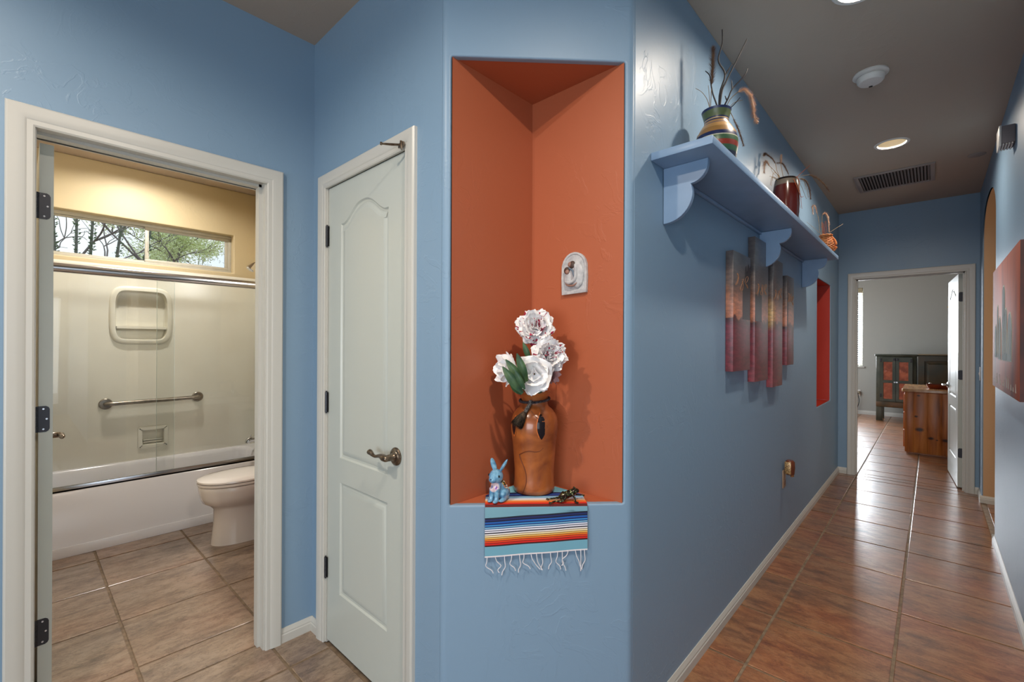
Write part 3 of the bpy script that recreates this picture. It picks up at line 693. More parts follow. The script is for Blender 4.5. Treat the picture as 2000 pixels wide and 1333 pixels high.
ag = thing('air_grille', (-.24, 4.90, ZC), 'white slatted return air grille on the hall ceiling near the end wall', 'air vent')
gx0, gx1, gy0, gy1 = -.492, .012, 4.655, 5.15
mb = MB(); z0, z1 = ZC-.010, ZC
for a, b in (((gx0, gy0), (gx1, gy0+.03)), ((gx0, gy1-.03), (gx1, gy1)), ((gx0, gy0+.03), (gx0+.03, gy1-.03)), ((gx1-.03, gy0+.03), (gx1, gy1-.03))): mb.box((a[0], a[1], z0), (b[0], b[1], z1-.0005), .002)
mb.obj('frame', M_steelw, ag)
MB().box((gx0+.03, gy0+.03, ZC-.0012), (gx1-.03, gy1-.03, ZC-.0005)).obj('dark_opening', M_dark, ag, flat=True)
n = 22
for k in range(n):
    x = gx0+.03+(gx1-gx0-.06)*(k+.5)/n
    mb = MB(); mb.add([(x-.006, gy0+.03, ZC-.002), (x-.004, gy0+.03, ZC-.002), (x+.007, gy0+.03, ZC-.011), (x+.005, gy0+.03, ZC-.011), (x-.006, gy1-.03, ZC-.002), (x-.004, gy1-.03, ZC-.002), (x+.007, gy1-.03, ZC-.011), (x+.005, gy1-.03, ZC-.011)], [(0, 1, 2, 3), (7, 6, 5, 4), (0, 4, 5, 1), (1, 5, 6, 2), (2, 6, 7, 3), (3, 7, 4, 0)]); mb.obj('slat', M_steelw, ag, flat=True)
cv = MB(); cv.lathe((.235, 4.69, ZC), [(.05, 0), (.05, -.003), (.046, -.005)], 24); tag(cv.obj('cover_disc', base('disc_paint', srgb(150, 142, 136), .6), org=(.235, 4.69, ZC)), 'small flat round blank cover on the ceiling by the right wall', 'ceiling cover')

ch = thing('door_chime', (XF, 3.54, 2.46), 'white box shaped door chime with slotted underside high on the right wall', 'door chime')
mb = MB(); mb.box((XF-.050, 3.485, 2.412), (XF-.0005, 3.60, 2.505), .003); mb.obj('housing', base('chime_side', srgb(118, 110, 112), .5), ch)
MB().box((XF-.060, 3.482, 2.40), (XF-.050, 3.605, 2.508), .003).obj('front_cover', M_white, ch)
for k in range(4): MB().box((XF-.046+.011*k, 3.49, 2.405), (XF-.040+.011*k, 3.595, 2.4125), .0006).obj('grille_bar', M_white, ch)

# ================================================================== SHELF
SZ0, SZ1, SX = 1.990, 2.018, -.526
sf = thing('wall_shelf', (XD, 2.82, SZ0), 'long blue painted display shelf on the hall wall carrying the dried grass pots', 'shelf')
MB().box((XD+.0005, 1.50, SZ0), (SX, 4.15, SZ1), .003).obj('board', M_shelf, sf)
prof = [(-.739, 1.989), (-.578, 1.989)]
for k in range(9):      # upper convex lobe
    a = PI*.5*k/8; prof.append((-.640+.062*math.cos(a*.98), 1.975-.062*math.sin(a)+0))
prof += [(-.636, 1.908)]
for k in range(11):
    a = PI*.5*k/10; prof.append((-.739+.108*math.cos(a)**.9, 1.885-.100*math.sin(a)))
for y in (1.61, 2.87, 4.02):
    mb = MB(); mb.prism(prof, lambda u, v, h: (u+.0008, y+h, v), -.0095, .0095); o = mb.obj('bracket', M_shelf, sf, ang=30)
    b = o.modifiers.new('bevel', 'BEVEL'); b.width = .0015; b.segments = 2; b.limit_method = 'ANGLE'
MB().box((XD+.0005, 1.62, SZ0-.014), (XD+.014, 4.01, SZ0-.0005), .002).obj('cleat', M_shelf, sf)

# ---- pots
v1c = (-.635, 1.85, SZ1+.0005)
M_v1 = zramp('striped_glaze', 0, .245, [(0, srgb(40, 60, 40)), (.20, srgb(36, 40, 60)), (.26, srgb(52, 84, 58)), (.34, srgb(132, 44, 26)), (.42, srgb(60, 90, 62)), (.49, srgb(190, 186, 160)), (.505, srgb(28, 38, 78)), (.57, srgb(150, 110, 62)), (.66, srgb(178, 136, 84)), (.735, srgb(60, 66, 110)), (.75, srgb(168, 130, 84)), (.79, srgb(34, 42, 84)), (.81, srgb(178, 150, 104)), (.83, srgb(34, 42, 84)), (.85, srgb(84, 96, 60)), (.955, srgb(32, 42, 84))], .35)
vo = MB().lathe(v1c, [(.045, 0), (.058, .012), (.072, .05), (.079, .095), (.079, .12), (.072, .15), (.056, .176), (.046, .192), (.045, .205), (.050, .225), (.055, .243), (.051, .245), (.041, .21), (.04, .19), (.001, .185)], 40, True, False).obj('striped_vase', M_v1, org=v1c)
tag(vo, 'round vase with navy green and tan bands at the near end of the shelf', 'vase')
v2c = (-.635, 3.0, SZ1+.0005)
M_v2 = zramp('oxblood_glaze', 0, .30, [(0, srgb(74, 22, 14)), (.12, srgb(74, 20, 12)), (.83, srgb(104, 94, 84)), (.93, srgb(24, 16, 14))], .18)
jr = MB().lathe(v2c, [(.050, 0), (.058, .02), (.067, .09), (.069, .16), (.067, .22), (.061, .262), (.057, .285), (.053, .292), (.047, .285), (.048, .24), (.001, .22)], 40, True, False).obj('clay_jar', M_v2, org=v2c)
tag(jr, 'tall dark red glazed jar with grey neck band in the middle of the shelf', 'jar')
v3c = (-.585, 4.0, SZ1+.0005)
bk = thing('woven_basket', v3c, 'small orange woven basket pot at the far end of the shelf', 'basket')
M_wick = noisy('wicker', srgb(206, 128, 66), srgb(150, 80, 36), 60, .6, bstr=.5, bdist=.002)
prof = [(.030, .002), (.044, .025), (.048, .05), (.046, .075), (.040, .10), (.034, .118), (.033, .128)]
mb = MB()
for i in range(15):
    z = .006+i*.0086
    rr = next((a[0]+(b[0]-a[0])*(z-a[1])/(b[1]-a[1]) for a, b in zip(prof, prof[1:]) if a[1] <= z <= b[1]), .034)
    mb.tube([(v3c[0]+(rr+.002*math.sin(8*t+PI*(i % 2)))*math.cos(t), v3c[1]+(rr+.002*math.sin(8*t+PI*(i % 2)))*math.sin(t), v3c[2]+z) for t in [2*PI*k/48 for k in range(49)]], .0046, 6)
tag(mb.obj('woven_wall', M_wick, bk), kind='stuff')
MB().lathe(v3c, [(.028, 0), (.041, .025), (.044, .05), (.042, .075), (.036, .10), (.030, .128)], 24, True, False).obj('inner_wall', M_wick, bk)
MB().tube([(v3c[0]+.038*math.cos(t), v3c[1]+.038*math.sin(t), v3c[2]+.135+.002*math.sin(9*t)) for t in [2*PI*k/40 for k in range(41)]], .006, 7).obj('rim', M_wick, bk)
MB().tube([(v3c[0]+.03, v3c[1]+.026, v3c[2]+.13), (v3c[0]+.05, v3c[1]+.036, v3c[2]+.10), (v3c[0]+.058, v3c[1]+.036, v3c[2]+.07), (v3c[0]+.046, v3c[1]+.034, v3c[2]+.05), (v3c[0]+.06, v3c[1]+.034, v3c[2]+.045), (v3c[0]+.046, v3c[1]+.028, v3c[2]+.02)], [.006, .007, .008, .006, .009, .005], 8, 3).obj('twisted_handle', M_wick, bk)

# ---- dried stems
M_twig = base('dark_twig', srgb(34, 26, 28), .6); M_stem = base('straw_stem', srgb(150, 122, 84), .7)
M_pl_d = noisy('brown_plume', srgb(120, 88, 62), srgb(86, 58, 44), 40, .8); M_pl_l = noisy('pale_plume', srgb(214, 176, 146), srgb(176, 132, 104), 40, .8)
M_vine = base('rust_vine', srgb(170, 84, 38), .6)
def cl(P): return [(max(p[0], -.722), p[1], p[2]) for p in P]
def twig(name, lists, rad, mat, label, cat='dried stem', group=None):
    mb = MB()
    for i, P in enumerate(lists):
        P = cl(P); r0 = rad if i == 0 else rad*.8; mb.tube(P, [r0*(1-.5*k/(len(P)-1)) for k in range(len(P))], 7, 4)
    return tag(mb.obj(name, mat, org=lists[0][0]), label, cat, group)
def plume(stem, pl, rad, mat, label, group, dens=520, slim=1.0):
    stem = cl(stem); pl = cl(pl)
    t = thing('grass_plume', stem[0], label, 'dried grass', group)
    MB().tube(stem+[pl[0]] if stem[-1] != pl[0] else stem, .0014, 6, 3).obj('stem', M_stem, t)
    P = [Vector(p) for p in pl]; m = MB(); rr = random.Random(len(label))
    fine = []
    n = len(P)
    for i in range(n-1):
        p0 = P[max(i-1, 0)]; p1 = P[i]; p2 = P[i+1]; p3 = P[min(i+2, n-1)]
        for k in range(8):
            u = k/8; fine.append(.5*((2*p1)+(-p0+p2)*u+(2*p0-5*p1+4*p2-p3)*u*u+(-p0+3*p1-3*p2+p3)*u**3))
    fine.append(P[-1]); nf = len(fine)
    m.tube(fine, [rad*.28*(math.sin(PI*(.08+.84*i/(nf-1)))**.5) for i in range(nf)], 7)
    for k in range(dens):
        u = rr.random(); i = min(int(u*(nf-1)), nf-2); p = fine[i].lerp(fine[i+1], u*(nf-1)-i); d = (fine[i+1]-fine[i]).normalized()
        a = d.orthogonal().normalized(); b = d.cross(a); ph = rr.random()*2*PI; q = a*math.cos(ph)+b*math.sin(ph)
        L = rad*(.8+.85*rr.random())*(math.sin(PI*(.1+.8*u))**.4)*slim; tip = p+q*L+d*L*.9; s_ = d.cross(q)*.0007
        m.add([p-s_, p+s_, tip], [(0, 1, 2)])
    tag(m.obj('plume', mat, t, ang=60), kind='stuff'); return t
bA = [(-0.624, 1.86, 2.20), (-0.626, 1.859, 2.326), (-0.61, 1.873, 2.407), (-0.627, 1.857, 2.453), (-0.629, 1.855, 2.48), (-0.619, 1.865, 2.532), (-0.619, 1.865, 2.587)]
twig('bare_branch', [bA, [(-0.61, 1.873, 2.407), (-0.589, 1.891, 2.451)]], .0042, M_twig, 'tallest bare black forked twig rising straight up from the striped vase', group='bare twigs in the striped vase')
twig('bare_branch', [[(-.63, 1.855, 2.19), (-0.621, 1.863, 2.33), (-0.607, 1.876, 2.382), (-0.584, 1.897, 2.445), (-0.546, 1.931, 2.55)]], .0042, M_twig, 'long straight bare black twig slanting right from the striped vase', group='bare twigs in the striped vase')
twig('bare_branch', [[(-.633, 1.852, 2.19), (-0.631, 1.853, 2.271), (-0.645, 1.841, 2.33), (-0.651, 1.836, 2.37), (-0.655, 1.832, 2.405), (-0.668, 1.82, 2.423)]], .0036, M_twig, 'short bare black twig bending left beside the upright plume', group='bare twigs in the striped vase')
twig('bare_branch', [[(-.63, 1.855, 2.21), (-0.618, 1.865, 2.267), (-0.601, 1.881, 2.315), (-0.589, 1.892, 2.352), (-0.569, 1.91, 2.382), (-0.551, 1.926, 2.41), (-0.544, 1.933, 2.435)], [(-0.589, 1.892, 2.352), (-0.591, 1.89, 2.386)], [(-0.605, 1.877, 2.309), (-0.61, 1.873, 2.325)]], .0036, M_twig, 'bare black twig with side forks leaning right, above the arching pale plume', group='bare twigs in the striped vase')
twig('bare_branch', [[(-.62, 1.862, 2.21), (-0.605, 1.877, 2.261), (-0.583, 1.897, 2.291), (-0.566, 1.913, 2.319)]], .0026, M_twig, 'lowest short dark twig leaning right from the striped vase', group='bare twigs in the striped vase')
plume([(-.645, 1.843, 2.2), (-0.652, 1.835, 2.251), (-0.649, 1.837, 2.37)], [(-0.649, 1.837, 2.37), (-0.646, 1.84, 2.445), (-0.645, 1.841, 2.512)], .0135, M_pl_d, 'upright brown bottlebrush grass plume in the striped vase', 'grass plumes in the striped vase', 900)
plume([(-.625, 1.86, 2.21), (-0.612, 1.871, 2.263), (-0.595, 1.886, 2.311), (-0.572, 1.908, 2.341)], [(-0.572, 1.908, 2.341), (-0.554, 1.923, 2.349), (-0.536, 1.939, 2.327), (-0.528, 1.948, 2.288), (-0.525, 1.95, 2.248), (-0.517, 1.957, 2.223)], .0125, M_pl_l, 'pale pink grass plume arching over to the right of the striped vase', 'grass plumes in the striped vase', 1100)
plume([(-.62, 1.865, 2.2), (-0.600, 1.881, 2.262), (-0.590, 1.889, 2.25)], [(-0.585, 1.895, 2.235), (-0.570, 1.912, 2.189), (-0.556, 1.924, 2.13)], .008, M_pl_d, 'small brown plume hanging down behind the right side of the striped vase', 'grass plumes in the striped vase', 350)
for lab, P in (('thin dry grass blade curving far left from the striped vase', [(-.645, 1.842, 2.19), (-0.652, 1.835, 2.255), (-0.661, 1.827, 2.306), (-0.677, 1.812, 2.338), (-0.696, 1.795, 2.354)]), ('straight thin dry grass blade standing left in the striped vase', [(-.645, 1.842, 2.19), (-0.653, 1.834, 2.255), (-0.656, 1.831, 2.326), (-0.659, 1.828, 2.366)]), ('short straw coloured blade leaning right in the striped vase', [(-.62, 1.862, 2.2), (-0.606, 1.876, 2.256), (-0.586, 1.894, 2.295), (-0.558, 1.92, 2.309)])):
    twig('dried_grass', [P], .0016, M_stem, lab, 'dried grass', 'grass blades in the striped vase')
rt_ = (-.63, 3.0, 2.26)
G2 = 'grass plumes in the dark red jar'
plume([rt_, (-0.655, 2.982, 2.307), (-0.673, 2.966, 2.356), (-0.68, 2.959, 2.401)], [(-0.68, 2.959, 2.401), (-0.695, 2.945, 2.43), (-0.715, 2.925, 2.450), (-0.722, 2.902, 2.45), (-0.722, 2.884, 2.437)], .009, M_pl_d, 'brown plume arching highest to the left over the dark red jar', G2, 600)
plume([rt_, (-0.658, 2.979, 2.307), (-0.68, 2.959, 2.351), (-0.705, 2.929, 2.385)], [(-0.705, 2.929, 2.385), (-0.715, 2.912, 2.405), (-0.722, 2.898, 2.39), (-0.722, 2.888, 2.336)], .011, M_pl_l, 'pale drooping plume at the left of the dark red jar, below the highest arch', G2, 600)
plume([rt_, (-0.644, 2.992, 2.307), (-0.657, 2.98, 2.396)], [(-0.657, 2.98, 2.396), (-0.6565, 2.9805, 2.42), (-0.656, 2.981, 2.448)], .009, M_pl_l, 'short upright plume with a pale tip above the dark red jar', G2, 400)
plume([rt_, (-0.625, 3.009, 2.307), (-0.623, 3.011, 2.335)], [(-0.623, 3.011, 2.337), (-0.637, 2.999, 2.376), (-0.651, 2.985, 2.401), (-0.673, 2.965, 2.403)], .008, M_pl_d, 'brown plume bending left just above the rim of the dark red jar', G2, 500)
plume([rt_, (-0.611, 3.022, 2.302), (-0.596, 3.035, 2.308), (-0.574, 3.055, 2.313)], [(-0.574, 3.055, 2.313), (-0.549, 3.078, 2.298), (-0.532, 3.093, 2.244), (-0.528, 3.097, 2.195)], .009, M_pl_d, 'brown plume drooping to the right close beside the dark red jar', G2, 600)
plume([rt_, (-0.604, 3.029, 2.303), (-0.574, 3.055, 2.327), (-0.534, 3.091, 2.335)], [(-0.534, 3.091, 2.335), (-0.502, 3.121, 2.318), (-0.472, 3.148, 2.284), (-0.448, 3.169, 2.239)], .009, M_pl_d, 'golden brown plume reaching farthest right of the dark red jar', G2, 600)
twig('grass_straw', [[rt_, (-0.604, 3.029, 2.303), (-0.531, 3.094, 2.392)]], .0022, M_vine, 'straight rust coloured straw slanting up right out of the dark red jar', 'dried grass')
twig('twisted_vine', [[rt_, (-.60, 3.03, 2.318), (-0.606, 3.026, 2.315), (-0.585, 2.955, 2.283), (-0.572, 2.962, 2.243), (-0.560, 3.010, 2.194), (-0.555, 3.045, 2.204)], [(-.60, 3.03, 2.318), (-0.575, 2.97, 2.300), (-0.563, 2.985, 2.273), (-0.565, 2.975, 2.243), (-0.560, 2.99, 2.204), (-0.560, 3.036, 2.13)]], .0022, M_vine, 'curly rust coloured vine hanging over the front of the dark red jar', 'dried vine')
rr = random.Random(5); mb = MB()
for k in range(16):
    a = Vector((-.63, 3.0, 2.27)); b = a+Vector((rr.uniform(.03, .07), rr.uniform(.03, .08), rr.uniform(.02, .06))); c = b+Vector((rr.uniform(-.01, .04), rr.uniform(-.01, .05), rr.uniform(-.15, -.02)))
    if k % 2: b = a+Vector((rr.uniform(-.06, -.03), rr.uniform(-.09, -.03), rr.uniform(.03, .1))); c = b+Vector((rr.uniform(-.02, .0), rr.uniform(-.04, .0), rr.uniform(-.12, .03)))
    mb.tube(cl([a, b, c]), .0009, 4, 4)
tag(mb.obj('fine_tendrils', M_stem, org=rt_), 'tangle of hair thin dry tendrils spilling from the dark red jar', 'dried grass', kind='stuff')
plume([(-.585, 4.0, 2.10), (-0.613, 3.974, 2.156), (-0.625, 3.963, 2.275), (-0.632, 3.957, 2.312)], [(-0.632, 3.957, 2.312), (-0.644, 3.946, 2.368), (-0.658, 3.934, 2.368), (-0.655, 3.936, 2.312)], .010, M_pl_l, 'pale plume curling over at the left of the woven basket', 'grass plumes in the woven basket', 500)
plume([(-.585, 4.0, 2.10), (-0.606, 3.981, 2.156), (-0.605, 3.982, 2.306)], [(-0.605, 3.982, 2.306), (-0.588, 3.997, 2.318), (-0.572, 4.012, 2.275), (-0.567, 4.016, 2.181)], .011, M_pl_l, 'pale plume curling down at the right of the woven basket', 'grass plumes in the woven basket', 600)
twig('grass_straw', [[(-.585, 4.0, 2.10), (-0.583, 4.002, 2.156), (-0.491, 4.085, 2.241)]], .0016, M_stem, 'thin straw slanting up right from the woven basket', 'dried grass')
twig('grass_straw', [[(-.585, 4.0, 2.10), (-0.606, 3.981, 2.156), (-0.69, 3.905, 2.255)]], .0016, M_stem, 'thin straw slanting up left from the woven basket', 'dried grass')
mb = MB()
for k in range(9):
    q = rr.uniform(-.02, .02); mb.tube([(-.585+q, 4.0+rr.uniform(-.015, .015), 2.10), (-.60+q*1.2, 3.99+q, 2.2+rr.uniform(0, .08))], .0012, 4)
tag(mb.obj('grass_stalks', M_vine, org=(-.585, 4.0, 2.1)), 'bundle of short rust stalks standing in the woven basket', 'dried grass', kind='stuff')

# ================================================================== PICTURES
def canvas_mat():
    m = base('sunset_print', (1, 1, 1, 1), .45, 0, Coat_Weight=1.0, Coat_Roughness=.38); g = N(m, 'ShaderNodeNewGeometry'); sp = N(m, 'ShaderNodeSeparateXYZ'); Lk(m, g.outputs['Position'], sp.inputs[0])
    nz = N(m, 'ShaderNodeTexNoise', Scale=9.0, Detail=6.0, Distortion=1.2); Lk(m, g.outputs['Position'], nz.inputs['Vector'])
    ma = N(m, 'ShaderNodeMath', operation='MULTIPLY_ADD'); ma.inputs[1].default_value = .10; Lk(m, nz.outputs['Fac'], ma.inputs[0]); Lk(m, sp.outputs[2], ma.inputs[2])
    mr = N(m, 'ShaderNodeMapRange'); mr.inputs['From Min'].default_value = 1.13; mr.inputs['From Max'].default_value = 1.99; Lk(m, ma.outputs[0], mr.inputs['Value'])
    c = ramp(m, mr.outputs[0], [(0, srgb(160, 66, 72)), (.15, srgb(146, 56, 66)), (.40, srgb(132, 52, 66)), (.455, srgb(60, 16, 22)), (.47, srgb(196, 118, 84)), (.55, srgb(204, 134, 104)), (.60, srgb(170, 112, 82)), (.66, srgb(132, 102, 88)), (.78, srgb(104, 92, 88)), (1, srgb(88, 78, 78))])
    # glowing low sun behind the third panel, drawn in the print
    cb = N(m, 'ShaderNodeVectorMath', operation='DISTANCE'); cb.inputs[1].default_value = (-.72, 3.00, 1.53); Lk(m, g.outputs['Position'], cb.inputs[0])
    s_ = ramp(m, cb.outputs['Value'], [(0, (1, 1, 1, 1)), (.03, (.7, .7, .7, 1)), (.11, (0, 0, 0, 1))])
    mx = N(m, 'ShaderNodeMix', data_type='RGBA'); Lk(m, s_, mx.inputs[0]); Lk(m, c, mx.inputs[6]); mx.inputs[7].default_value = srgb(226, 190, 120)
    # dark reflections in the water
    wv = N(m, 'ShaderNodeTexNoise', Scale=26.0, Detail=5.0, Roughness=.7); mp = N(m, 'ShaderNodeMapping'); mp.inputs['Scale'].default_value = (1, .5, 2.2); Lk(m, g.outputs['Position'], mp.inputs[0]); Lk(m, mp.outputs[0], wv.inputs['Vector'])
    rd = ramp(m, wv.outputs['Fac'], [(.42, (.45, .45, .45, 1)), (.6, (1, 1, 1, 1))]); m2 = N(m, 'ShaderNodeMix', data_type='RGBA', blend_type='MULTIPLY'); m2.inputs[0].default_value = .8
    Lk(m, mx.outputs[2], m2.inputs[6]); Lk(m, rd, m2.inputs[7]); Lk(m, m2.outputs[2], BS(m).inputs['Base Color'])
    return m
M_can = canvas_mat(); M_sil = base('silhouette_ink', srgb(44, 30, 36), .34); M_lite = base('scrawl_ink', srgb(226, 160, 110), .34)
for i, (y0, y1, z0, z1, lab) in enumerate(((2.290, 2.565, 1.213, 1.795, 'narrow sunset canvas panel nearest the camera, first of the staggered four'), (2.648, 2.912, 1.143, 1.925, 'narrow sunset canvas panel second of the four and set highest'), (3.022, 3.255, 1.090, 1.862, 'narrow sunset canvas panel third of the four and reaching lowest'), (3.374, 3.570, 1.212, 1.800, 'narrow sunset canvas panel farthest from the camera, last of the four'))):
    c = thing('canvas_panel', (XD, (y0+y1)/2, z0), lab, 'picture', 'staggered canvas panels on the hall wall')
    x1 = XD+.036
    MB().box((XD+.001, y0, z0), (x1, y1, z1), .0018).obj('canvas', M_can, c)
    r_ = random.Random(i+3); PX = lambda u, v, h: (x1+h, u, v)
    # printed silhouettes of trees and rocks along the horizon (ink on the canvas face)
    yy = y0+.004; up_ = []
    while yy < y1-.004:
        up_.append((yy, 1.60+.07*r_.random()+(.10 if (i == 0 and yy > y1-.09) else 0)-(.05 if i == 0 and yy < y0+.12 else 0))); yy += .014
    up_.append((y1-.004, up_[-1][1]))
    if i in (0, 1, 3):
        a = up_[len(up_)//2:] if i == 0 else (up_[:len(up_)//2] if i == 1 else up_[:max(3, len(up_)//4)])
        pl = a+[(a[-1][0], 1.47), (a[0][0], 1.47)]
        MB().prism(pl[::-1], PX, .0, .0006).obj('ink_silhouette', M_sil, c, flat=True)
    mb = MB()
    for k in range(3):
        yc = y0+(y1-y0)*(.2+.28*k); zc = 1.64+.03*r_.random(); pts = [(x1+.0008, yc+.022*math.sin(2.1*t)*(1+.3*math.cos(3*t)), zc+.03*math.cos(1.3*t+k)) for t in [q*.35 for q in range(14)]]
        mb.tube(pts, .0011, 4)
    mb.obj('ink_scrawl', M_lite, c)

pt = thing('desert_painting', (XF, 3.5, 1.09), 'large terracotta canvas painting of grey green cactus spires on the right wall', 'painting')
PY0, PY1, PZ0, PZ1 = 2.895, 4.06, 1.100, 1.800; px_ = XF-.040
M_pg = noisy('terracotta_paint', srgb(172, 88, 58), srgb(104, 62, 56), 2.6, .65, stretch=(1, 1, .35), detail=6, dist=.8, lo=.4, hi=.68, bstr=.3)
MB().box((px_, PY0, PZ0), (XF-.001, PY1, PZ1), .003).obj('canvas', M_pg, pt)
MB().box((px_+.0015, PY0-.0015, PZ0+.001), (XF-.001, PY0, PZ1-.001)).obj('canvas_edge', noisy('painted_edge', srgb(46, 26, 24), srgb(96, 44, 32), 5, .4), pt)
M_cac = noisy('cactus_paint', srgb(70, 84, 84), srgb(124, 136, 134), 14, .75, stretch=(1, 3, .5), bstr=.4); M_cw = base('white_brush_paint', srgb(170, 168, 156), .75)
PPt = lambda u, v, h: (px_-h, u, v)
def spire(yc, z0, z1, hw, mat, h, lean=0):
    pts = []
    for k in range(9):
        t = k/8; pts.append((yc-hw*(1-.15*t)+lean*t, z0+(z1-z0-hw)*t))
    for k in range(1, 8):
        a = PI-PI*k/8; pts.append((yc+lean+hw*.85*math.cos(a), z1-hw+hw*math.sin(a)))
    for k in range(9):
        t = 1-k/8; pts.append((yc+hw*(1-.15*t)+lean*t, z0+(z1-z0-hw)*t))
    return MB().prism(pts, PPt, 0, h)
for yc, z0, z1, hw, lean in ((3.48, 1.27, 1.655, .060, .0), (3.76, 1.28, 1.57, .026, .01), (3.66, 1.27, 1.50, .055, 0), (3.24, 1.27, 1.50, .085, -.02), (3.86, 1.28, 1.46, .05, .01), (3.38, 1.27, 1.53, .05, 0)):
    spire(yc, z0-.004, z1+.010, hw+.010, M_cw, .0012, lean).obj('white_outline', M_cw, pt, flat=True); spire(yc, z0, z1, hw, M_cac, .0020, lean).obj('painted_spire', M_cac, pt, flat=True)
for k in range(12):
    y = 3.0+.085*k+.02*math.sin(k*3); MB().prism([(y-.008, 1.13), (y+.008, 1.135), (y+.004, 1.17+.02*math.sin(k*5))], PPt, 0, .0012).obj('brush_dab', M_cw, pt, flat=True)
for k in range(9):
    y = 3.25+.07*k; MB().prism([(y-.006, 1.30+.01*math.sin(k)), (y+.006, 1.30), (y+.010, 1.42+.05*math.sin(k*2.3)), (y+.004, 1.42)], PPt, 0, .0026).obj('brush_dab', M_cw, pt, flat=True)

# plug and outlet on the hall wall
ol = thing('outlet_cover', (XD, 3.47, .45), 'tan wall outlet cover low on the hall wall', 'outlet')
MB().box((XD+.0005, 3.43, .385), (XD+.006, 3.505, .505), .002).obj('plate', base('almond_plastic', srgb(170, 138, 112), .4), ol)
MB().box((XD+.005, 3.452, .405), (XD+.008, 3.483, .435), .001).obj('socket', base('socket_brown', srgb(130, 100, 80), .4), ol)
af = thing('plug_in_air_freshener', (XD, 3.48, .52), 'chunky brown and gold plug-in air freshener in the outlet on the hall wall', 'air freshener')
mb = MB()
mb.loft([egg(XD+.036, 3.475, z, a, b, b) for z, a, b in ((.475, .018, .022), (.480, .026, .030), (.52, .030, .034), (.56, .028, .032), (.572, .018, .022))]); mb.obj('body', base('amber_brown', srgb(104, 52, 28), .25), af, ang=40)
MB().box((XD+.012, 3.437, .485), (XD+.050, 3.448, .565), .003).obj('ribbed_front', noisy('gold_shell', srgb(206, 168, 112), srgb(92, 56, 34), 90, .3, .3, (1, 1, 2)), af)
MB().tube([(XD+.045, 3.485, .478), (XD+.048, 3.487, .462)], .011, 10).obj('refill', base('amber_oil', srgb(150, 96, 50), .2), af)
sw = thing('light_switch', (XF, 5.74, 1.10), 'white light switch plate on the right wall beside the hall end door', 'switch')
MB().box((XF-.006, 5.70, 1.04), (XF-.0005, 5.775, 1.16), .002).obj('plate', M_white, sw); MB().box((XF-.012, 5.732, 1.09), (XF-.006, 5.742, 1.11), .001).obj('toggle', M_white, sw)

# ================================================================== NICHE OBJECTS
NZ = Z0+.0002
nc = Vector(PC((S0+S1)/2, 0, 0)); nd = Vector((1, 1, 0)).normalized(); nn_ = Vector((1, -1, 0)).normalized()
def NP(s, h, z): return nc+nd*s+nn_*h+Vector((0, 0, z))     # s to the right, h out of the niche
# runner
run = thing('striped_runner', tuple(NP(-.003, 0, NZ)), 'striped woven runner in blues reds and white hanging over the niche ledge', 'cloth')
path = [(-.245, .0015), (-.20, .0015), (-.14, .0015), (-.09, .0015), (-.04, .0015), (-.010, .0018), (.001, .0012), (.0065, -.006), (.0075, -.02), (.008, -.05), (.009, -.09), (.010, -.13), (.0105, -.158)]
fine = []
for i in range(len(path)-1):
    for k in range(4): fine.append((path[i][0]+(path[i+1][0]-path[i][0])*k/4, path[i][1]+(path[i+1][1]-path[i][1])*k/4))
fine.append(path[-1])
arc = [0]
for i in range(1, len(fine)): arc.append(arc[-1]+math.hypot(fine[i][0]-fine[i-1][0], fine[i][1]-fine[i-1][1]))
fold = next(arc[i] for i in range(len(fine)) if fine[i][0] >= .0065)
nw = 28; rings = []; rb2 = []
for i, (h, z) in enumerate(fine):
    hw = .168 if h > -.09 else .168-(-.09-h)*.92
    if h > .004: hw = .168-.0*arc[i]
    row = []; row2 = []
    for k in range(nw+1):
        s = -hw+2*hw*k/nw; wv = .0012*math.sin(s*38)*(1 if z < -.02 else .2)
        tilt = (.010*(s/.168)) if z < -.02 else 0
        row.append(NP(-.003+s, h+wv+.001, NZ+z+.001+tilt)); row2.append(NP(-.003+s, h+wv+.0, NZ+z+tilt))
    rings.append(row); rb2.append(row2)
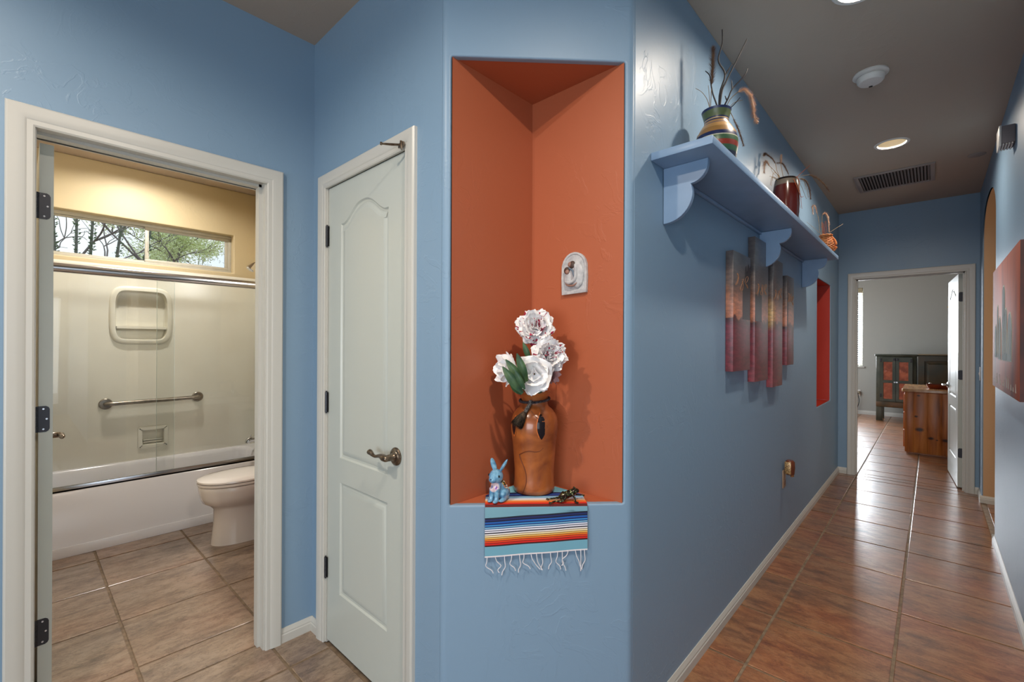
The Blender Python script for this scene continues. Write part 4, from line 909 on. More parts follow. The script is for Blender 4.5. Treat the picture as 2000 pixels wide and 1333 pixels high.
def runner_mat():
    m = base('serape_weave', (1, 1, 1, 1), .8); v = N(m, 'ShaderNodeAttribute', attribute_name='along')
    hang = [(0, 116, 160, 176), (.025, 20, 26, 48), (.030, 30, 40, 96), (.035, 10, 16, 44), (.039, 30, 90, 170), (.044, 14, 30, 90), (.048, 60, 140, 200), (.052, 20, 60, 120), (.056, 150, 200, 220), (.059, 40, 90, 140), (.062, 224, 224, 236), (.066, 60, 60, 80), (.069, 228, 226, 236), (.073, 50, 46, 60), (.0765, 232, 226, 222), (.081, 110, 80, 60), (.083, 232, 214, 170), (.087, 120, 80, 40), (.089, 232, 180, 90), (.093, 120, 50, 20), (.095, 236, 120, 24), (.099, 110, 20, 14), (.101, 224, 62, 20), (.106, 96, 10, 10), (.108, 206, 26, 18), (.113, 60, 8, 12), (.118, 110, 162, 182), (.148, 226, 216, 218)]
    back = [(-.235, 120, 190, 210), (-.17, 120, 186, 206), (-.125, 14, 24, 80), (-.112, 30, 70, 150), (-.098, 20, 40, 110), (-.085, 130, 180, 214), (-.066, 216, 220, 232), (-.050, 236, 200, 150), (-.040, 236, 110, 40), (-.022, 214, 40, 20), (-.010, 90, 14, 14)]
    st = back+hang
    # two ramps, since a ramp holds at most 32 stops
    def mk(lst, lo, hi):
        mr = N(m, 'ShaderNodeMapRange'); mr.inputs['From Min'].default_value = lo; mr.inputs['From Max'].default_value = hi; Lk(m, v.outputs['Fac'], mr.inputs['Value'])
        return ramp(m, mr.outputs[0], [(max(0, (p-lo)/(hi-lo)), srgb(r_, g_, b_)) for p, r_, g_, b_ in lst], True)
    c1 = mk(back, -.25, 0.0); c2_ = mk(hang, 0, .17)
    gt = N(m, 'ShaderNodeMath', operation='GREATER_THAN'); gt.inputs[1].default_value = 0; Lk(m, v.outputs['Fac'], gt.inputs[0])
    mx = N(m, 'ShaderNodeMix', data_type='RGBA'); Lk(m, gt.outputs[0], mx.inputs[0]); Lk(m, c1, mx.inputs[6]); Lk(m, c2_, mx.inputs[7])
    Lk(m, mx.outputs[2], BS(m).inputs['Base Color'])
    wn = N(m, 'ShaderNodeTexWave', Scale=420.0, Distortion=.5); Lk(m, coords(m), wn.inputs['Vector']); bump(m, wn.outputs['Fac'], .2, .0006)
    return m
mb = MB(); mb.loft(rings, False); mb.loft(rb2[::-1], False)
ro_ = mb.obj('woven_cloth', runner_mat(), run, ang=60)
att = ro_.data.attributes.new('along', 'FLOAT', 'POINT')
vals = []
for i in range(len(fine)): vals += [arc[i]-fold]*(nw+1)
for i in reversed(range(len(fine))): vals += [arc[i]-fold]*(nw+1)
att.data.foreach_set('value', vals)
M_yarn = base('white_yarn', srgb(218, 214, 218), .8); rr = random.Random(11)
TS = [(-.160, -.004, .02, .050), (-.135, .02, .014, .050), (-.104, .003, -.008, .060), (-.080, -.006, .012, .048), (-.055, .004, -.003, .055), (-.040, -.004, .02, .045), (-.018, .012, .03, .048), (.0, .006, .02, .052), (.018, .003, -.002, .052), (.046, .004, -.006, .052), (.070, -.006, .010, .055), (.085, .0, .012, .060), (.105, -.02, -.022, .045), (.128, .012, .022, .060), (.146, .0, .0, .066), (.158, .002, -.008, .058)]
for s, a, b, L in TS:
    tz = .010*(s/.168); z0 = NZ-.158+tz
    pts = [NP(-.003+s, .0110, z0+.004), NP(-.003+s+a*.3, .0135, z0-L*.25), NP(-.003+s+a, .0125, z0-L*.55), NP(-.003+s+b*.7, .0125, z0-L*.8), NP(-.003+s+b, .0125, z0-L)]
    MB().tube(pts, [.0012, .0014, .0014, .0014, .0016], 6, 3).obj('tassel', M_yarn, run)

# leather look vase
VC = Vector((-1.058, 1.247, NZ+.0035))
vs_ = thing('leather_vase', tuple(VC), 'tall orange brown leather look vase with dark leaf cutouts, standing in the niche', 'vase')
PR = [(0.0675, 0), (.072, .004), (.0735, .018), (.071, .045), (.0705, .075), (.0745, .13), (.079, .18), (.0835, .212), (.0845, .235), (.082, .258), (.075, .276), (.063, .292), (.051, .302), (.047, .312), (.047, .326), (.050, .340), (.055, .347), (.0575, .352), (.0565, .357), (.051, .358), (.045, .350), (.043, .33), (.045, .31), (.06, .28)]
def vr(z):
    for a, b in zip(PR[:19], PR[1:19]):
        if a[1] <= z <= b[1]: return a[0]+(b[0]-a[0])*(z-a[1])/max(1e-6, b[1]-a[1])
    return .05
M_lea = noisy('burnished_leather', srgb(172, 98, 46), srgb(112, 54, 26), 9, .3, stretch=(1, 1, 1.4), detail=7, dist=.6, bstr=.25, bdist=.001, lo=.38, hi=.66, Coat_Weight=.4)
MB().lathe(VC, PR, 48, True, True).obj('body', M_lea, vs_, ang=60)
dcam = Vector((-VC.x, -VC.y, 0)).normalized(); rv = Vector((math.cos(th), math.sin(th), 0))
def vp(phi, z, off=0): return VC+(dcam*math.cos(phi)+rv*math.sin(phi))*(vr(z)+off)+Vector((0, 0, z))
def lens(phi, z0, z1, hw, name, mat, off):
    mb = MB(); rows = []
    for i in range(17):
        z = z0+(z1-z0)*i/16; wd = hw*math.sin(PI*i/16)**.8+.0002; rows.append([vp(phi+wd*k/4/vr(z), z, off) for k in range(-4, 5)])
    mb.loft(rows, False); return mb.obj(name, mat, vs_)
M_slot = base('black_inlay', srgb(30, 20, 22), .15); M_edge = base('inlay_edge', srgb(206, 110, 50), .4)
for phi, z0, z1, hw in ((.30, .196, .284, .0165), (-1.02, .205, .270, .013), (1.9, .2, .28, .016), (3.3, .2, .28, .016)):
    lens(phi, z0-.006, z1+.006, hw+.0025, 'cutout_edge', M_edge, .0005); lens(phi, z0, z1, hw, 'leaf_cutout', M_slot, .0010)
M_seam = base('seam_line', srgb(96, 42, 18), .5)
def px2(x, y):   # offset in vase pixels of the photo to (phi, z)
    z = .358-(y-130)*.000326; r_ = vr(max(.002, min(.35, z))); return (math.asin(max(-.98, min(.98, (x-345)*.000338/r_))), max(.003, z))
for L in ([(190, 800), (240, 765), (290, 748), (350, 755), (400, 748), (435, 715)], [(190, 800), (215, 870), (245, 940), (262, 1010), (262, 1100), (240, 1170), (225, 1215)], [(470, 640), (490, 600), (520, 580), (560, 590), (580, 620)], [(470, 480), (482, 520), (470, 640)], [(310, 330), (350, 380), (385, 410)], [(560, 1110), (520, 1190), (470, 1225)]):
    mb = MB(); mb.tube([vp(*px2(x, y), .0003) for x, y in L], .0011, 6, 4); mb.obj('seam', M_seam, vs_)
M_cord = noisy('black_cord', srgb(34, 32, 38), srgb(60, 56, 60), 120, .6, bstr=.5)
mb = MB()
for ph0 in (0, PI):
    pts = []
    for k in range(121):
        t = 2*PI*k/120; rr_ = .0525; z = .325+.006*math.sin(t-.8); tw = 26*t+ph0
        c = VC+(dcam*math.cos(t)+rv*math.sin(t))*(rr_+.0022*math.cos(tw))+Vector((0, 0, z+.0022*math.sin(tw))); pts.append(c)
    mb.tube(pts, .0032, 6)
mb.obj('neck_cord', M_cord, vs_)
t0 = VC+(dcam*.92-rv*.26)*.056+Vector((0, 0, .318)); t1 = VC+(dcam*.88-rv*.44)*.074+Vector((0, 0, .288)); t2 = VC+(dcam*.78-rv*.62)*.098+Vector((0, 0, .246))
mb = MB()
for k in range(9):
    c = t0.lerp(t1, k/8); mb.ball(c, (.0075, .0075, .0025), 12, 6, (t1-t0).to_track_quat('Z', 'Y').to_matrix())
mb.tube([t0+Vector((0, 0, .01)), t0, t1], .0055, 8); mb.obj('tassel_wrap', noisy('grey_thread', srgb(130, 124, 118), srgb(70, 66, 62), 150, .7), vs_)
mb = MB(); rr = random.Random(3); d = (t2-t1).normalized(); a_ = d.orthogonal().normalized(); b_ = d.cross(a_)
mb.tube([t1, t1.lerp(t2, .45), t2], [.007, .016, .018], 10, 3)
for k in range(620):
    ph = rr.random()*2*PI; ro2 = rr.random()**.5; q = a_*math.cos(ph)+b_*math.sin(ph); p0 = t1+q*.005*ro2; p1 = t2+q*.0235*ro2+d*rr.uniform(-.006, .010)
    pm = p0.lerp(p1, .5)+q*.004; s_ = d.cross(q)*.0007
    mb.add([p0-s_, p0+s_, pm+s_*1.2, p1, pm-s_*1.2], [(0, 1, 2, 3, 4)])
tag(mb.obj('tassel_brush', noisy('bark_fibre', srgb(84, 66, 46), srgb(30, 24, 20), 200, .8), vs_), kind='stuff')

# peonies
def petal_mesh(name, w=1.0, cup=.35, ruf=.05, seed=0, notch=.06):
    r_ = random.Random(seed); nu, nv = 8, 7; vs = []; fs = []
    for j in range(nv+1):
        v = j/nv
        for i in range(nu+1):
            u = i/nu*2-1; wd = w*.5*(math.sin(PI*min(1, (.10+v*.78)))**.75)*(1-.18*v*v)
            ed = v-notch*(abs(u)**2)*v*v*3-notch*.8*math.exp(-(u*6)**2)*v**6+ruf*.6*math.sin(u*7+seed)*v**4
            x = u*wd; z = ed; y = -cup*(v*v*.8-.4*v)+cup*.55*(u*u)*v*.5+ruf*math.sin(u*9+seed*2.1)*v**3
            vs.append((x, y, z))
    for j in range(nv):
        for i in range(nu): a = j*(nu+1)+i; fs.append((a, a+1, a+nu+2, a+nu+1))
    me = bpy.data.meshes.new(name); me.from_pydata(vs, [], fs); me.polygons.foreach_set('use_smooth', [True]*len(me.polygons)); return me
def petal_mat(name, fleck):
    m = base(name, srgb(232, 228, 226), .6); BS(m).inputs['Subsurface Weight'].default_value = .12; BS(m).inputs['Subsurface Radius'].default_value = (.01, .008, .006)
    v = coords(m, 'Object', (1, 1, 1), True); n = N(m, 'ShaderNodeTexNoise', Scale=1.5, Detail=2.0); mp = N(m, 'ShaderNodeMapping'); mp.inputs['Scale'].default_value = (4, 1, .6)
    Lk(m, v, mp.inputs[0]); Lk(m, mp.outputs[0], n.inputs['Vector'])
    W = srgb(248, 246, 246); C = srgb(168, 24, 64)
    st = [(0, W), (.60 if fleck else .98, W), (.62 if fleck else .99, C), (1, C)]
    Lk(m, ramp(m, n.outputs['Fac'], st), BS(m).inputs['Base Color']); return m
M_pet = petal_mat('flecked_petal', True); M_pet2 = petal_mat('white_petal', False); M_petp = base('blush_petal', srgb(206, 176, 180), .6)
M_leaf = noisy('peony_leaf', srgb(34, 66, 44), srgb(70, 98, 58), 30, .45); M_gstem = base('green_stem', srgb(60, 88, 48), .5)
PM = {}
for mname, mt in (('a', M_pet), ('b', M_pet2), ('c', M_petp)):
    for k in range(3):
        me = petal_mesh('petal', 1.0+.12*k if mname != 'b' else 1.15+.1*k, .42, .05 if mname != 'b' else .02, k+1); me.materials.append(mt); PM[mname, k] = me
    for k in range(2):
        me = petal_mesh('petal', .62, .30, .08, k+7); me.materials.append(mt); PM[mname, 'n%d' % k] = me
RIM = VC+Vector((0, 0, .345))
def flower(loc, axis, R, kind, rings, label, leaves=(), seed=0):
    t = thing('peony', tuple(loc), label, 'flower', 'white peonies in the leather vase'); loc = Vector(loc); axis = Vector(axis).normalized(); r_ = random.Random(seed)
    a = axis.orthogonal().normalized(); b = axis.cross(a)
    for n, tilt, ln, nar in rings:
        for k in range(n):
            ph = 2*PI*(k+r_.uniform(-.2, .2))/n+tilt; tl_ = math.radians(tilt+r_.uniform(-7, 7)); rad = a*math.cos(ph)+b*math.sin(ph)
            zax = (axis*math.cos(tl_)+rad*math.sin(tl_)).normalized(); xax = axis.cross(rad).normalized(); xax = (xax+zax*0).normalized(); yax = zax.cross(xax).normalized()
            # inner side of the petal (towards the axis)
            if yax.dot(axis*math.sin(tl_)-rad*math.cos(tl_)) > 0: yax = -yax; xax = -xax
            s_ = R*ln*r_.uniform(.92, 1.08)
            M3 = Matrix((xax, yax, zax)).transposed()
            me = PM[kind, ('n%d' % r_.randrange(2))] if nar else PM[kind, r_.randrange(3)]
            o = bpy.data.objects.new('petal', me); link(o, t)
            mw = M3.to_4x4() @ Matrix.Rotation(r_.uniform(-.15, .15), 4, 'Z') @ Matrix.Diagonal((s_, s_, s_, 1)); mw.translation = -axis*R*.45+rad*R*.05; o.matrix_local = mw
    back = loc-axis*R*.5
    pts = [back, back-axis*.02+(RIM-back)*.15, RIM+Vector(((back.x-RIM.x)*.25, (back.y-RIM.y)*.25, .01)), RIM+Vector((0, 0, -.04))]
    MB().tube(pts, .0022, 7, 5).obj('stem', M_gstem, t)
    for p0, p1, wd in leaves:
        p0 = Vector(p0); p1 = Vector(p1); d = p1-p0; L = d.length; d.normalize(); side = d.cross(dcam).normalized(); nrm = side.cross(d)
        mb = MB(); rows = []
        for i in range(9):
            u = i/8; w_ = wd*math.sin(PI*min(.98, .06+.92*u))**.8; c = p0+d*L*u+nrm*(.10*L*math.sin(PI*u)); rows.append([c-side*w_+nrm*w_*.3, c-side*w_*.5+nrm*.0*w_, c-nrm*w_*.12, c+side*w_*.5, c+side*w_+nrm*w_*.3])
        mb.loft(rows, False); mb.obj('leaf', M_leaf, t, ang=60)
    return t
def nearer(p, k): p = Vector(p); q = Vector((p.x*k, p.y*k, H+(p.z-H)*k)); return q
F1 = nearer((-1.056, 1.249, 1.408), .955); F2 = nearer((-1.015, 1.286, 1.302), .93); F3 = nearer((-1.06, 1.245, 1.228), .91); F4 = nearer((-1.142, 1.171, 1.250), .945); F5 = nearer((-.998, 1.300, 1.222), .965)
full = [(8, 100, .98, 0), (8, 80, 1.02, 0), (7, 60, 1.0, 0), (7, 44, .92, 0), (6, 28, .84, 1), (4, 12, .74, 1)]
dc = dcam
def lf(u0, v0, u1, v1, k=.95):
    # points on the upright plane through the vase axis, moved a little towards the front
    def P(u, v):
        e_ = rv*((u-1045)*.00184)+Vector((0, 0, (765-v)*.00184)); return nearer(Vector((VC.x, VC.y, 1.168))+e_, k)
    return P(u0, v0), P(u1, v1)
flower(F1, dc+Vector((0, 0, .35)), .068, 'a', full, 'highest white peony flecked with crimson above the vase', [lf(1036, 705, 1022, 668)+(.010,), lf(1040, 708, 1052, 672)+(.009,), lf(1034, 712, 1030, 680)+(.007,)], 1)
flower(F2, dc+rv*.35+Vector((0, 0, .15)), .063, 'a', full, 'white peony flecked with crimson at the right of the bouquet', [], 2)
flower(F3, dc*.8+Vector((0, 0, -.05))+rv*-.05, .066, 'b', [(6, 98, 1.05, 0), (6, 72, 1.0, 0), (5, 46, .88, 0), (4, 22, .70, 0)], 'plain white peony hanging over the front of the vase rim', [lf(1052, 768, 1062, 752)+(.010,), lf(1035, 765, 1020, 752)+(.009,)], 3)
flower(F4-rv*.006, dc*.45-rv*.9+Vector((0, 0, .05)), .060, 'b', [(6, 92, 1, 0), (6, 60, 1.0, 0), (5, 30, .85, 0)], 'white peony facing left beside the dark leaves', [lf(1026, 748, 988, 702, .90)+(.014,), lf(1030, 745, 1010, 690, .91)+(.014,), lf(1022, 768, 982, 716, .89)+(.015,), lf(1026, 760, 1006, 722, .885)+(.009,), lf(1020, 770, 996, 748, .90)+(.010,)], 4)
flower(F5, dc*.4+rv*.8-Vector((0, 0, .25)), .030, 'c', [(5, 85, 1, 0), (5, 50, 1.0, 0)], 'small blush peony drooping behind the right side of the bouquet', [lf(1068, 752, 1080, 735, .97)+(.007,)], 5)

# ceramic rabbit
RB = NP(-.128, -.034, NZ+.004)
fwd = (dcam*.86-rv*.5).normalized(); rgt = Vector((-fwd.y, fwd.x, 0))
def RP(r_, f_, z_): return RB+rgt*r_+fwd*f_+Vector((0, 0, z_))
Rm = Matrix((rgt, fwd, Vector((0, 0, 1)))).transposed()
def remesh(o, vox, sm=3):
    m = o.modifiers.new('remesh', 'REMESH'); m.mode = 'VOXEL'; m.voxel_size = vox; m.use_smooth_shade = True
    s_ = o.modifiers.new('smooth', 'SMOOTH'); s_.factor = .5; s_.iterations = sm
rbt = thing('ceramic_rabbit', tuple(RB), 'glazed blue ceramic rabbit with a painted floral back, left of the vase', 'figurine')
mb = MB(); k = .92
mb.ball(RP(0, -.010*k, .036*k), (.028*k, .036*k, .037*k), 20, 14, Rm); mb.ball(RP(0, .012*k, .052*k), (.021*k, .020*k, .028*k), 18, 12, Rm)
mb.ball(RP(0, .014*k, .090*k), (.0255*k, .0285*k, .0265*k), 20, 14, Rm); mb.ball(RP(0, .034*k, .083*k), (.016*k, .014*k, .013*k), 16, 10, Rm)
for s_ in (-1, 1):
    mb.tube([RP(s_*.010*k, .024*k, .05*k), RP(s_*.011*k, .027*k, .02*k), RP(s_*.011*k, .030*k, .006*k)], [.011*k, .009*k, .009*k], 12, 2); mb.ball(RP(s_*.011*k, .034*k, .006*k), (.009*k, .013*k, .006*k), 12, 8, Rm)
    mb.ball(RP(s_*.022*k, -.012*k, .026*k), (.014*k, .026*k, .024*k), 14, 10, Rm); mb.ball(RP(s_*.025*k, .008*k, .007*k), (.010*k, .020*k, .007*k), 12, 8, Rm)
    e0 = RP(s_*.010*k, .004*k, .106*k); e1 = RP(s_*.033*k, -.006*k, .144*k+(.004 if s_ > 0 else 0)); dv = (e1-e0).normalized()
    q = dv.to_track_quat('Z', 'Y').to_matrix(); mb.ball((e0+e1)/2, (.0112*k, .0065*k, (e1-e0).length*.60), 14, 12, q)
mb.ball(RP(0, -.046*k, .018*k), .010*k, 10, 8)
def rabbit_mat():
    m = base('blue_glaze', srgb(96, 150, 184), .12, 0, Coat_Weight=.6); c = coords(m)
    n = N(m, 'ShaderNodeTexNoise', Scale=70.0, Detail=3.0); Lk(m, c, n.inputs['Vector']); body = ramp(m, n.outputs['Fac'], [(.35, srgb(70, 126, 166)), (.65, srgb(126, 176, 204))])
    vo = N(m, 'ShaderNodeTexVoronoi', Scale=140.0); Lk(m, c, vo.inputs['Vector']); sx = N(m, 'ShaderNodeSeparateColor'); Lk(m, vo.outputs['Color'], sx.inputs[0])
    fl_ = ramp(m, sx.outputs[0], [(0, srgb(30, 60, 44)), (.35, srgb(230, 226, 214)), (.55, srgb(200, 160, 60)), (.7, srgb(40, 50, 90)), (.82, srgb(220, 120, 60)), (.92, srgb(230, 230, 220))], True)
    def dist(p, r0, r1):
        d_ = N(m, 'ShaderNodeVectorMath', operation='DISTANCE'); d_.inputs[1].default_value = tuple(p-RB); Lk(m, c, d_.inputs[0]); return ramp(m, d_.outputs['Value'], [(r0, (1, 1, 1, 1)), (r1, (0, 0, 0, 1))])
    def mix(f_, a, b):
        x = N(m, 'ShaderNodeMix', data_type='RGBA'); Lk(m, f_, x.inputs[0]); Lk(m, a, x.inputs[6])
        if isinstance(b, tuple): x.inputs[7].default_value = b
        else: Lk(m, b, x.inputs[7])
        return x.outputs[2]
    col = mix(dist(RP(0, -.030*k, .050*k), .034*k, .036*k), body, fl_)
    col = mix(dist(RP(0, .026*k, .056*k), .0175*k, .019*k), col, srgb(222, 196, 200)); col = mix(dist(RP(.012*k, .032*k, .055*k), .007*k, .008*k), col, srgb(128, 70, 160)); col = mix(dist(RP(-.008*k, .034*k, .056*k), .007*k, .008*k), col, srgb(60, 110, 170))
    Lk(m, col, BS(m).inputs['Base Color']); return m
o = mb.obj('body', rabbit_mat(), rbt); remesh(o, .0011, 3)
for s_ in (-1, 1):
    MB().ball(RP(s_*.0215*k, .0275*k, .0955*k), (.0038, .0030, .0042), 12, 8, Rm).obj('eye', base('black_glaze', srgb(14, 14, 20), .08), rbt)
MB().ball(RP(0, .0480*k, .087*k), (.003, .002, .002), 8, 6, Rm).obj('nose', base('nose_glaze', srgb(60, 70, 110), .1), rbt)

# bronze frog
FB = NP(.098, -.020, NZ+.003)
ff = (nd*.97+nn_*-.12+Vector((0, 0, 0))).normalized(); fr_ = Vector((ff.y, -ff.x, 0))
def FP(f_, r_, z_): return FB+ff*f_+fr_*r_+Vector((0, 0, z_))
fg = thing('bronze_frog', tuple(FB), 'small spotted bronze frog figurine stretched out right of the vase', 'figurine')
mb = MB()
mb.tube([FP(-.022, 0, .012), FP(-.006, 0, .018), FP(.012, 0, .024), FP(.028, 0, .031), FP(.038, 0, .034)], [.007, .012, .0125, .011, .006], 14, 3)
mb.ball(FP(.034, 0, .033), (.012, .011, .008), 14, 10)
for s_ in (-1, 1):
    mb.ball(FP(.030, s_*.007, .041), .0042, 10, 8)
    mb.tube([FP(-.020, s_*.006, .012), FP(-.004, s_*.020, .022), FP(-.020, s_*.020, .006)], [.006, .0055, .004], 8, 3)
    mb.tube([FP(-.020, s_*.020, .006), FP(-.040, s_*.014, .006), FP(-.052, s_*.018, .004)], [.004, .003, .0028], 8, 2)
    arm = [FP(.020, s_*.009, .024), FP(.026, s_*.020, .012), FP(.024, s_*.026, .003)] if s_ > 0 else [FP(.024, s_*.009, .026), FP(.040, s_*.012, .016), FP(.056, s_*.010, .014)]
    mb.tube(arm, [.0042, .0032, .0026], 8, 3)
    for c, dr in ((FP(-.052, s_*.018, .004), -1), (arm[-1], 1)):
        for a in (-.8, 0, .8):
            e_ = c+(ff*math.cos(a)*dr+fr_*math.sin(a))*.010; e_.z = max(e_.z-.001, FB.z+.0018); mb.tube([c, e_], .0014, 6); mb.ball(e_, .0024, 8, 6)
def frog_mat():
    m = base('spotted_bronze', srgb(90, 70, 44), .2, .55); c = coords(m); vo = N(m, 'ShaderNodeTexVoronoi', Scale=130.0); Lk(m, c, vo.inputs['Vector'])
    Lk(m, ramp(m, vo.outputs['Distance'], [(.15, srgb(196, 190, 140)), (.3, srgb(72, 84, 48)), (.55, srgb(40, 30, 24))]), BS(m).inputs['Base Color']); return m
o = mb.obj('body', frog_mat(), fg); remesh(o, .0009, 1)

# wall plaque
pq = thing('relief_plaque', (-.955, yr, 1.52), 'pale arched plaque with a carved parent embracing a child, on the right niche wall', 'plaque')
PQ = WP((-.955, yr-.0006), (1, 0), (0, -1))
M_pq = noisy('carved_stone', srgb(196, 196, 196), srgb(168, 168, 172), 60, .6, bstr=.4); M_skin = base('plaque_skin', srgb(150, 112, 98), .6); M_hair = base('plaque_hair', srgb(70, 50, 42), .6); M_bl = base('plaque_shawl', srgb(96, 112, 128), .6)
pl = [(-.053, 0), (.053, .004), (.055, .06)]
for k_ in range(1, 12):
    t = k_/12; a = PI*t; pl.append((.055*math.cos(a), .085+.066*math.sin(a)**.85))
pl += [(-.055, .06)]
mb = MB(); relief(lambda u, v, h: PQ(u, v+1.52, h+.010), pl, [([(u*.86, (v-.07)*.88+.074) for u, v in pl], [(.003, -.003)], True)], mb, -.010); mb.obj('arched_slab', M_pq, pq, ang=30)
def pe(u, v, h, r3, mat, name, rot=0):
    c = Vector(PQ(u, v+1.52, h)); X = Vector((1, 0, 0)); Zv = Vector((0, 0, 1)); ca, sa = math.cos(rot), math.sin(rot)
    Rr = Matrix((X*ca+Zv*sa, Vector((0, -1, 0)), -X*sa+Zv*ca)).transposed(); return MB().ball(c, (r3[0], r3[2], r3[1]), 16, 10, Rr).obj(name, mat, pq)
pe(.012, .070, .010, (.030, .050, .011), M_pq, 'robe', .1); pe(-.020, .060, .010, (.022, .030, .010), M_pq, 'child_gown', -.3)
pe(-.002, .104, .016, (.013, .015, .009), M_hair, 'parent_hair'); pe(-.009, .106, .0195, (.009, .010, .007), M_skin, 'parent_face')
pe(-.026, .086, .016, (.012, .013, .008), M_hair, 'child_hair'); pe(-.022, .081, .0195, (.009, .009, .006), M_skin, 'child_face')
MB().tube([PQ(.012, 1.625, .016), PQ(.016, 1.598, .020), PQ(.012, 1.572, .019), PQ(-.012, 1.560, .020), PQ(-.030, 1.566, .018)], [.006, .007, .007, .006, .004], 10, 4).obj('arm', M_pq, pq)
MB().tube([PQ(-.014, 1.612, .019), PQ(.002, 1.604, .022), PQ(.010, 1.585, .022), PQ(.012, 1.575, .020)], [.003, .004, .004, .003], 8, 3).obj('shawl_edge', M_bl, pq)
MB().tube([PQ(-.030, 1.562, .017), PQ(-.018, 1.552, .019), PQ(.004, 1.550, .019), PQ(.020, 1.560, .016)], [.0025, .0035, .0035, .002], 8, 3).obj('hem', M_skin, pq)

# ================================================================== BEDROOM
w2 = thing('window_2', (-1.66, 11.25, .95), kind='structure')
mb = MB()
def frameY(mb, y0, y1, x0, x1, z0, z1, w_):
    mb.box((x0, y0, z0), (x1, y1, z0+w_), .003); mb.box((x0, y0, z1-w_), (x1, y1, z1), .003); mb.box((x0, y0, z0+w_), (x0+w_, y1, z1-w_), .003); mb.box((x1-w_, y0, z0+w_), (x1, y1, z1-w_), .003)
frameY(mb, 11.29, 11.34, -2.30, -1.02, .95, 2.50, .035); mb.box((-1.68, 11.29, .985), (-1.64, 11.34, 2.465), .002); mb.obj('window_frame', M_trim, w2)
MB().box((-2.28, 11.312, .97), (-1.04, 11.316, 2.48)).obj('pane', M_glass, w2, flat=True)
MB().box((-2.33, 11.195, .915), (-.99, 11.30, .945), .004).obj('window_sill', M_trim, w2)
bl = thing('window_blind', (-1.66, 11.25, 2.48), 'white slatted blind with valance in the bedroom window', 'blind')
MB().box((-2.29, 11.215, 2.40), (-1.03, 11.27, 2.495), .004).obj('valance', base('tan_valance', srgb(170, 160, 134), .5), bl)
mb = MB()
for k_ in range(34):
    z = .985+k_*.041; mb.add([(-2.28, 11.232, z), (-1.035, 11.232, z), (-1.035, 11.262, z+.012), (-2.28, 11.262, z+.012)], [(0, 1, 2, 3)])
tag(mb.obj('slats', M_white, bl, flat=True), kind='stuff')

M_green = noisy('green_distressed_paint', srgb(40, 46, 34), srgb(66, 66, 54), 7, .35, stretch=(1, 1, .5), detail=6, dist=.8, bstr=.15)
M_dgreen = noisy('dark_green_paint', srgb(28, 34, 22), srgb(56, 44, 24), 5, .35, detail=5, dist=.6)
M_copper = noisy('copper_sheet', srgb(168, 92, 64), srgb(120, 60, 42), 12, .4, .35)
cb_ = thing('jelly_cupboard', (-.49, 10.68, 0), 'distressed dark green cupboard with punched copper door panels against the bedroom wall', 'cupboard')
cx0, cx1, cy0, cy1 = -.755, -.205, 10.47, 10.92
mb = MB(); mb.box((cx0, cy0, .25), (cx1, cy1, 1.165), .004); mb.obj('body', M_green, cb_)
MB().box((cx0-.02, cy0-.02, 1.166), (cx1+.02, cy1+.01, 1.20), .006).obj('top', M_green, cb_)
for x in (cx0, cx1-.09):
    for y in (cy0, cy1-.07): MB().box((x, y, 0), (x+.09, y+.07, .2495), .003).obj('leg', M_green, cb_)
MB().box((cx0, cy0-.006, .255), (cx1, cy0-.0005, .345), .002).obj('bottom_rail', noisy('brown_edge', srgb(90, 62, 36), srgb(60, 50, 32), 8, .4), cb_)
for a, b, hs in ((-.705, -.4845, -1), (-.4765, -.255, 1)):
    Pd = WP((0, cy0-.016), (1, 0), (0, -1)); pa, pb = a+.052, b-.040
    if hs > 0: pa, pb = a+.040, b-.052
    d_ = relief(Pd, [(a, .36), (b, .36), (b, 1.145), (a, 1.145)], [([(pa, .735), (pb, .735), (pb, 1.065), (pa, 1.065)], [(.004, -.006)], False), ([(pa, .40), (pb, .40), (pb, .69), (pa, .69)], [(.004, -.006)], False)], None, -.015).obj('cupboard_door', M_green, cb_, flat=True)
    for z0, z1 in ((.735, 1.065), (.40, .69)):
        mb = MB(); mb.box((pa+.003, cy0-.0125, z0+.003), (pb-.003, cy0-.0105, z1-.003)); zm = (z0+z1)/2; xm = (pa+pb)/2
        for R_ in (.022, .040):
            mb.tube([(xm+R_*math.cos(t)*(1+.15*math.cos(5*t)), cy0-.013, zm+R_*math.sin(t)*(1+.15*math.cos(5*t))) for t in [2*PI*q/30 for q in range(31)]], .0025, 4)
        for sx in (-1, 1):
            for sz in (-1, 1):
                for q in (.0, .018): mb.tube([(xm+sx*(pb-pa)/2*.86, cy0-.013, zm+sz*((z1-z0)/2*.55-q)), (xm+sx*(pb-pa)/2*.35, cy0-.013, zm+sz*((z1-z0)/2*.92-q))], .0024, 4)
        mb.obj('copper_panel', M_copper, d_)
    MB().box(((b-.03) if hs < 0 else a+.004, cy0-.030, 1.085), ((b-.004) if hs < 0 else a+.03, cy0-.0165, 1.130), .002).obj('latch', M_black, d_)
    MB().tube([((b-.012) if hs < 0 else a+.012, cy0-.017, .705), ((b-.012) if hs < 0 else a+.012, cy0-.036, .705)], [.007, .014], 10).obj('knob', M_chrome, d_)
    for z in (1.09, .46): MB().box(((a+.006) if hs < 0 else b-.03, cy0-.0195, z-.03), ((a+.03) if hs < 0 else b-.006, cy0-.0165, z+.03), .001).obj('hinge', M_black, d_)
dk = thing('dark_cabinet', (.15, 10.68, 0), 'dark green panelled cabinet right of the copper door cupboard in the bedroom', 'cabinet')
MB().box((-.182, 10.475, .06), (.52, 10.92, 1.19), .004).obj('body', M_dgreen, dk)
Pd = WP((0, 10.458), (1, 0), (0, -1))
